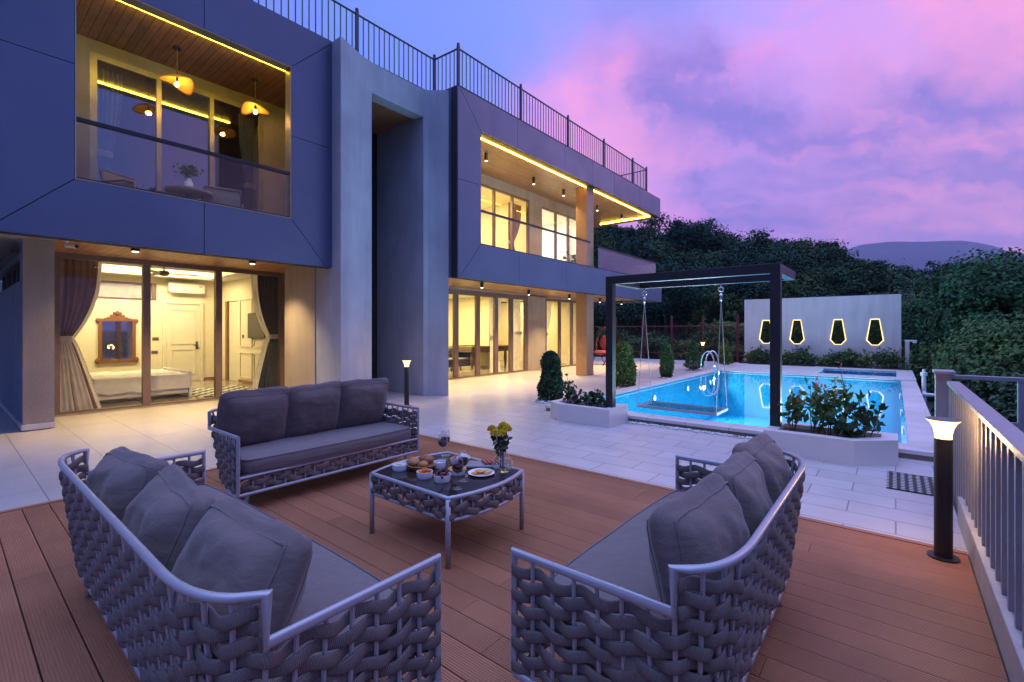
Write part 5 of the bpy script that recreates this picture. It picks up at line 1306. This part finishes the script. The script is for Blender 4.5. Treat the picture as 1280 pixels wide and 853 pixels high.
b.quad((xw0, 22, zw), (xw1, 22, zw), (xw1, 22 + WT, zw), (xw0, 22 + WT, zw)); b.quad((xw0, 22, 0), (xw0, 22, zw), (xw0, 22 + WT, zw), (xw0, 22 + WT, 0)); b.quad((xw1, 22, 0), (xw1, 22, zw), (xw1, 22 + WT, zw), (xw1, 22 + WT, 0))
b.build('masonry', M['offwhite'], o, world=True)
for op in ops:
    n = len(op); cx_ = sum(p[0] for p in op) / n; cz_ = sum(p[1] for p in op) / n
    inn = [(cx_ + (p[0] - cx_) * .84, cz_ + (p[1] - cz_) * .93) for p in op]; ouo = [(cx_ + (p[0] - cx_) * .985, cz_ + (p[1] - cz_) * .99) for p in op]
    b = MB()
    vs = [(p[0], 21.99, p[1]) for p in ouo] + [(p[0], 22.03, p[1]) for p in inn] + [(p[0], 22.03, p[1]) for p in ouo]
    b.add(vs, [(i, (i + 1) % n, n + (i + 1) % n, n + i) for i in range(n)] + [(n + i, n + (i + 1) % n, 2 * n + (i + 1) % n, 2 * n + i) for i in range(n)])
    b.build('light_frame', M['edge'], o, world=True)
struct(MB().box(-5.0, .18, 21.0, 21.99, T0, .12).build('planting_bed_ground', M['soil']))
names = ['leftmost low green bush', 'second low green bush from the left', 'third low bush, partly behind the swing post', 'fourth low green bush from the left', 'blue flowering bush', 'small sparse bush beside the blue flowering one', 'thin sparse bush below the gap between the openings', 'broad green bush below the third opening', 'broadest green bush', 'low green bush left of the rightmost one', 'rounded rightmost bush']
for i, (px, h_, wd, n) in enumerate(((940, .42, .28, 420), (951, .55, .3, 460), (966, .45, .3, 380), (984, .45, .26, 320), (1001, .60, .30, 500), (1014, .35, .2, 160), (1028, .30, .2, 120), (1046, .48, .36, 500), (1061, .52, .42, 640), (1080, .36, .3, 300), (1108, .55, .42, 620))):
    x = 22 * 0 + (21.45 * ((px - 640) / 586.7 * RX.x + VX.x) / ((px - 640) / 586.7 * RX.y + VX.y))
    o = thing('garden_bush', names[i] + ' at the foot of the white wall', 'bush', (x, 21.45, .12), group='bushes along the feature wall')
    r2 = np.random.default_rng(100 + i); cc = r2.normal(size=(n, 3)) * np.array([wd * .5, .16, h_ * .26]) + (0, 0, h_ * .5); cc[:, 2] = np.abs(cc[:, 2])
    vv, ff = leaves(cc, .07, 1.9, r=r2); np_mesh('foliage', vv, ff, M['leaf' if i % 3 else 'leafy'], o)
    st_ = MB(); [st_.tube([(0, 0, 0), (r2.normal() * .08, r2.normal() * .05, h_ * .6)], .008, 5) for k in range(5)]; st_.build('stem', M['stem'], o)
    if i == 4: vv, ff = leaves(r2.normal(size=(50, 3)) * (.1, .06, .05) + (.0, 0, h_ * .98), .05, 1.3, r=r2); np_mesh('blossom', vv, ff, mat('blossom_blue', (.10, .16, .42), .6), o)
for i, x in enumerate((-4.2, -3.05, -1.7, -.55)):
    o = thing('wall_shrub', 'dark shrub seen through the ' + ('leftmost', 'second', 'third', 'rightmost')[i] + ' lit opening of the white wall', 'shrub', (x, 22.75, 0), group='shrubs behind the feature wall')
    r2 = np.random.default_rng(700 + i); cc = np.clip(r2.normal(size=(900, 3)), -1.8, 1.8) * np.array([.26, .12, .45]) + (0, 0, 1.25)
    vv, ff = leaves(cc, .075, 1.9, r=r2); np_mesh('foliage', vv, ff, M['leaf'], o); st_ = MB(); [st_.tube([(0, 0, 0), (r2.normal() * .15, r2.normal() * .08, 1.3)], [.02, .006], 5) for k in range(6)]; st_.build('stem', M['stem'], o)
o = thing('lamp_post', 'slim pale post with a small lamp arm at the right end of the white wall', 'lamp post', (.34, 21.6, 0)); MB().box(-.06, .06, -.06, .06, 0, 1.05).build('post', M['offwhite'], o, bevel=.01); MB().box(-.07, .26, -.05, .05, 1.05, 1.11).build('arm', M['white'], o, bevel=.01); MB().box(.14, .25, -.04, .04, 1.0, 1.05).build('lamp_head', M['white'], o)
o = thing('pool_pipe', 'white plastic pipe with valve beside the far right pool corner', 'pipe', (.56, 15.5, -.3)); MB().tube([(0, 0, -.3), (0, 0, .62)], .045, 12).build('riser_pipe', M['pipe'], o); MB().tube([(0, 0, .2), (0, -.5, .2), (.25, -.5, .2)], .045, 12).build('elbow', M['pipe'], o); MB().lathe([(.07, .62), (.07, .70), (.03, .71), (.03, .78), (.0001, .78)], n=14).build('valve_cap', M['pipe'], o)

# ------------------------------------------------------------------ red fence and chair at the far terrace edge
o = thing('mesh_fence', 'red painted mesh fence with upright posts at the back of the terrace', 'fence', (-9, 25, -.3))
b = MB()
for x in np.arange(-17.5, -4.6, 1.64): MB().tube([(x, 25, -1.9), (x, 25, 2.22)], .06, 10).build('post', M['redmetal'], o, world=True)
for z in (.2, 1.66): b.tube([(-17.5, 25, z), (-4.8, 25, z)], .025, 8)
b.build('rail', M['redmetal'], o, world=True)
wv = MB()
for x in np.arange(-17.5, -6.7, .16):
    wv.tube([(x, 25.01, -.2), (x + 1.86, 25.01, 1.66)], .004, 3, cap=False); wv.tube([(x + 1.86, 25.015, -.2), (x, 25.015, 1.66)], .004, 3, cap=False)
wv.build('wire_mesh', M['netgrey'], o, world=True)
o = thing('raking_pole', 'red pole leaning against the mesh fence', 'pole', (-10.5, 24.6, -.3)); MB().tube([(.1, 0, -.2), (-.35, .3, 2.5)], .045, 8).build('shaft', M['redmetal'], o)
o = thing('garden_chair', 'red hoop framed garden chair with magenta cushion half hidden behind the column', 'chair', (-9.6, 18.0, T0), R(-20))
f = MB(); f.tube([(.5 * math.cos(a), .12 * math.sin(a), .95 + .62 * math.sin(a)) for a in np.linspace(0, 2 * PI, 30)[:-1]], .028, 8, closed=True); f.tube([(.35, -.4, 0), (.45, 0, .6)], .02, 8); f.tube([(-.35, -.4, 0), (-.45, 0, .6)], .02, 8); f.tube([(.35, .35, 0), (.45, 0, .6)], .02, 8); f.tube([(-.35, .35, 0), (-.45, 0, .6)], .02, 8)
f.build('frame', M['redmetal'], o, smooth=True); MB().ball((0, -.12, .52), .42, 3, (1, .8, .26)).build('seat_cushion', M['magenta'], o, smooth=True); MB().ball((0, .08, .9), .38, 3, (1, .22, .9)).build('back_cushion', M['magenta'], o, smooth=True)
o = thing('garden_stool', 'small magenta stool standing behind the broad clipped conifer', 'stool', (-7.1, 14.8, T0)); MB().lathe([(.0001, .40), (.2, .40), (.21, .44), (.0001, .46)], n=20).build('seat', M['magenta'], o)
for a in range(4): MB().tube([(.16 * math.cos(a * PI / 2 + .4), .16 * math.sin(a * PI / 2 + .4), .40), (.2 * math.cos(a * PI / 2 + .4), .2 * math.sin(a * PI / 2 + .4), 0)], .014, 6).build('leg', M['redmetal'], o)

# ------------------------------------------------------------------ trees
def crown(n_cl, rx, rz, cz, seed, leaf_, per, jag=.35):
    """leaf clumps through an uneven crown; returns centres"""
    r2 = np.random.default_rng(seed); d = r2.normal(size=(n_cl, 3)); d /= np.linalg.norm(d, axis=1, keepdims=True)
    d[:, 2] = np.where(d[:, 2] < -.45, -d[:, 2], d[:, 2])
    lump = 1 + jag * np.array([mnoise.noise(Vector(q * 1.7) + Vector((seed, 0, 0))) for q in d])
    rad = (r2.uniform(.25, 1, n_cl) ** .45 * lump / (1 + jag * .55))[:, None]
    c_ = d * rad * (rx, rx, rz) + (0, 0, cz)
    sz = r2.uniform(.5, 1.3, n_cl) * rx * .165
    pts = (c_[:, None, :] + np.clip(r2.normal(size=(n_cl, per, 3)), -1.7, 1.7) * sz[:, None, None] * (1, 1, .6)).reshape(-1, 3)
    o_ = (pts - np.repeat(c_, per, 0)) / np.repeat(sz, per)[:, None] * .5 + (pts - (0, 0, cz - rz * .3)) / rx * .6 + (0, 0, .35)
    return pts, c_, r2, o_
def tree(x, y, label, rx, rz, cz, seed, m='foresty', n_cl=90, per=46, leaf_=.19, zb=None, cat='tree'):
    zb = terr(x, y) - .1 if zb is None else zb
    o = thing('tree', label, cat, (x, y, zb), group='trees beyond the terrace')
    pts, c_, r2, o_ = crown(n_cl, rx, rz, cz, seed, leaf_, per)
    vv, ff = leaves(pts, leaf_, 1.7, out=o_, r=r2); np_mesh('crown', vv, ff, M[m], o)
    tk = MB(); b0 = (r2.normal() * .1, r2.normal() * .1, cz * .55)
    tk.tube([(0, 0, 0), (b0[0] * .5, b0[1] * .5, cz * .3), b0, (b0[0] * 1.5, b0[1], cz)], [.22, .18, .14, .06], 9)
    for k in range(9):
        e = c_[k * 7 % n_cl]; tk.tube([b0, tuple((np.array(b0) + e) / 2 + r2.normal(size=3) * .2), tuple(e)], [.08, .05, .02], 6)
    tk.build('trunk', M['bark'], o, smooth=True)
    return o
def topz(px, py, dep): return 1.45 + (413 - py) / 586.7 * dep
tl = [(1268, 15.0, 268, 2.3, 'tall dark tree at the right edge rising above the others'), (1215, 19.0, 325, 2.3, 'leafy green tree in front of the tall one, beyond the railing'), (1185, 23.0, 330, 2.2, 'round crowned tree right of the white wall'), (1155, 28.0, 345, 2.4, 'dark tree directly behind the right end of the white wall'), (1240, 24.0, 312, 2.8, 'tree with a broad crown behind the leafy green one'),
      (1290, 12.0, 352, 2.0, 'low spreading tree nearest the deck railing'), (1120, 33.0, 345, 2.6, 'bushy tree looking over the white wall'), (1228, 15.5, 385, 1.9, 'bushy young tree below the round crowned one'), (1262, 12.5, 400, 1.7, 'low bushy tree just beyond the railing corner'), (1208, 20.5, 395, 1.7, 'low dark tree beside the slim lamp post')]
for i, (px, dep, py, rx, lb) in enumerate(tl):
    p = along(dep, px); zb = -2.0; zt = topz(px, py, dep); rz = max(rx * .95, (zt - zb) * .36); cz = zt - .25 - zb - rz * 1.22
    tree(p.x, p.y, lb, rx, rz, cz, 200 + i, ('foresty', 'foresty', 'treel', 'leafd', 'foresty', 'treel', 'leafd', 'treel', 'foresty', 'leafd')[i], 120, 400, .045 + dep * .0020, zb)
# bushes under the trees and behind the fence
bl = [(1140, 25, 1.3), (1185, 18.5, 1.2), (1215, 14, 1.1), (1210, 16.5, 1.3), (1235, 14.5, 1.2), (1262, 13.5, 1.2), (1290, 10.5, 1.1), (1232, 12, .9), (1245, 10.5, .9), (1280, 9, .8)]
for i, (px, dep, rx) in enumerate(bl):
    p = along(dep, px); o = thing('wild_bush', 'dark wild bush in the thicket beyond the railing', 'bush', (p.x, p.y, -1.95), group='wild bushes beyond the railing')
    pts, c_, r2, o_ = crown(60, rx * 1.25, rx * 1.2, rx * .95, 400 + i, .1, 130); vv, ff = leaves(pts, .085, 1.8, out=o_, r=r2); np_mesh('foliage', vv, ff, M['leafd'], o); st_ = MB(); [st_.tube([(0, 0, 0), tuple(c_[k])], [.03, .01], 5) for k in range(8)]; st_.build('stem', M['bark'], o)
bl = [(790, 27.5, 1.0, 'leaf'), (820, 28.5, 1.1, 'leaf'), (858, 27.8, .9, 'leafy'), (880, 29, 1.2, 'leaf'), (912, 27.5, 1.5, 'leafy'), (925, 30, 1.7, 'leaf'), (765, 29, 1.4, 'leaf'), (840, 31, 1.6, 'leafd'), (895, 32, 1.8, 'leafd')]
lbs = ['green bush low behind the mesh fence, near the column', 'green bush behind the middle of the mesh fence', 'yellow green bush behind the fence above the slim conifer', 'green bush behind the fence near the ladder', 'tall yellow green shrub at the left end of the white wall', 'large green shrub just behind the left edge of the white wall', 'bush behind the fence seen beside the column', 'dark bush further up behind the mesh fence', 'dark bush on the slope left of the white wall']
for i, (px, dep, rx, m) in enumerate(bl):
    p = along(dep, px); zb = terr(p.x, p.y) - .05 if dep > 29 else -.3 - .4; o = thing('fence_bush', lbs[i], 'bush', (p.x, p.y, zb), group='bushes behind the mesh fence')
    pts, c_, r2, o_ = crown(60, rx, rx, rx * .9, 500 + i, .1, 90); vv, ff = leaves(pts, .10, 1.8, out=o_, r=r2); np_mesh('foliage', vv, ff, M[m], o); st_ = MB(); [st_.tube([(0, 0, 0), tuple(c_[k])], [.03, .01], 5) for k in range(8)]; st_.build('stem', M['bark'], o)
# wooded hillside
V_ = []; F_ = []; IX = []; off = 0; r2 = np.random.default_rng(77); cnt = 0; T_ = MB()
cand = []
for k in range(2600):
    dep = 29 + 52 * r2.random() ** .8; px = r2.uniform(560, 1330)
    p = along(dep, px); cand.append((p.x, p.y, dep, px))
kept = []
for (x, y, dep, px) in cand:
    rr_ = 1.7 + .012 * dep
    if px > 1120 and dep < 42: continue
    if dep < 31 and px > 900: continue
    if all((x - a) ** 2 + (y - b_) ** 2 > (rr_ * .95) ** 2 for a, b_, _ in kept): kept.append((x, y, dep))
for i, (x, y, dep) in enumerate(kept):
    rx = r2.uniform(1.4, 2.9) * (1 + dep * .003); rz = rx * r2.uniform(.8, 1.15); zb = terr(x, y)
    pts, c_, r3, o_ = crown(36, rx, rz, 1.2 + rz * .9 + r2.uniform(0, 1.8), 1000 + i, .3, 74, .5)
    v_, f_ = leaves(pts + (x, y, zb), .085 + .0019 * dep, 1.5, out=o_, r=r3)
    V_.append(v_); F_.append(f_ + off); IX.append(np.full(len(f_), int(r2.choice(3, p=(.45, .2, .35))))); off += len(v_); T_.tube([(x, y, zb - .2), (x, y, zb + 1.2 + rz)], [.2, .08], 5)
fo = struct(np_mesh('hillside_forest', np.concatenate(V_), np.concatenate(F_), [M['forest'], M['forestl'], M['forestd']], idx=np.concatenate(IX)), 'stuff')
struct(T_.build('forest_trunks', M['bark']), 'stuff')
print('forest crowns', len(kept), 'quads', off // 4)

# ------------------------------------------------------------------ air
hz = bpy.data.materials.new('haze'); hz.use_nodes = True; t = NT(hz.node_tree); t.n.remove(t.n['Principled BSDF'])
pv = t.node('ShaderNodeVolumePrincipled'); pv.inputs['Color'].default_value = (.66, .68, 1.0, 1); pv.inputs['Density'].default_value = .00019; pv.inputs['Anisotropy'].default_value = .2
t.l.new(pv.outputs[0], t.n['Material Output'].inputs['Volume'])
hb = MB().box(-4800, 4800, -3900, 5400, -7, 620).build('haze', hz); hb['kind'] = 'stuff'
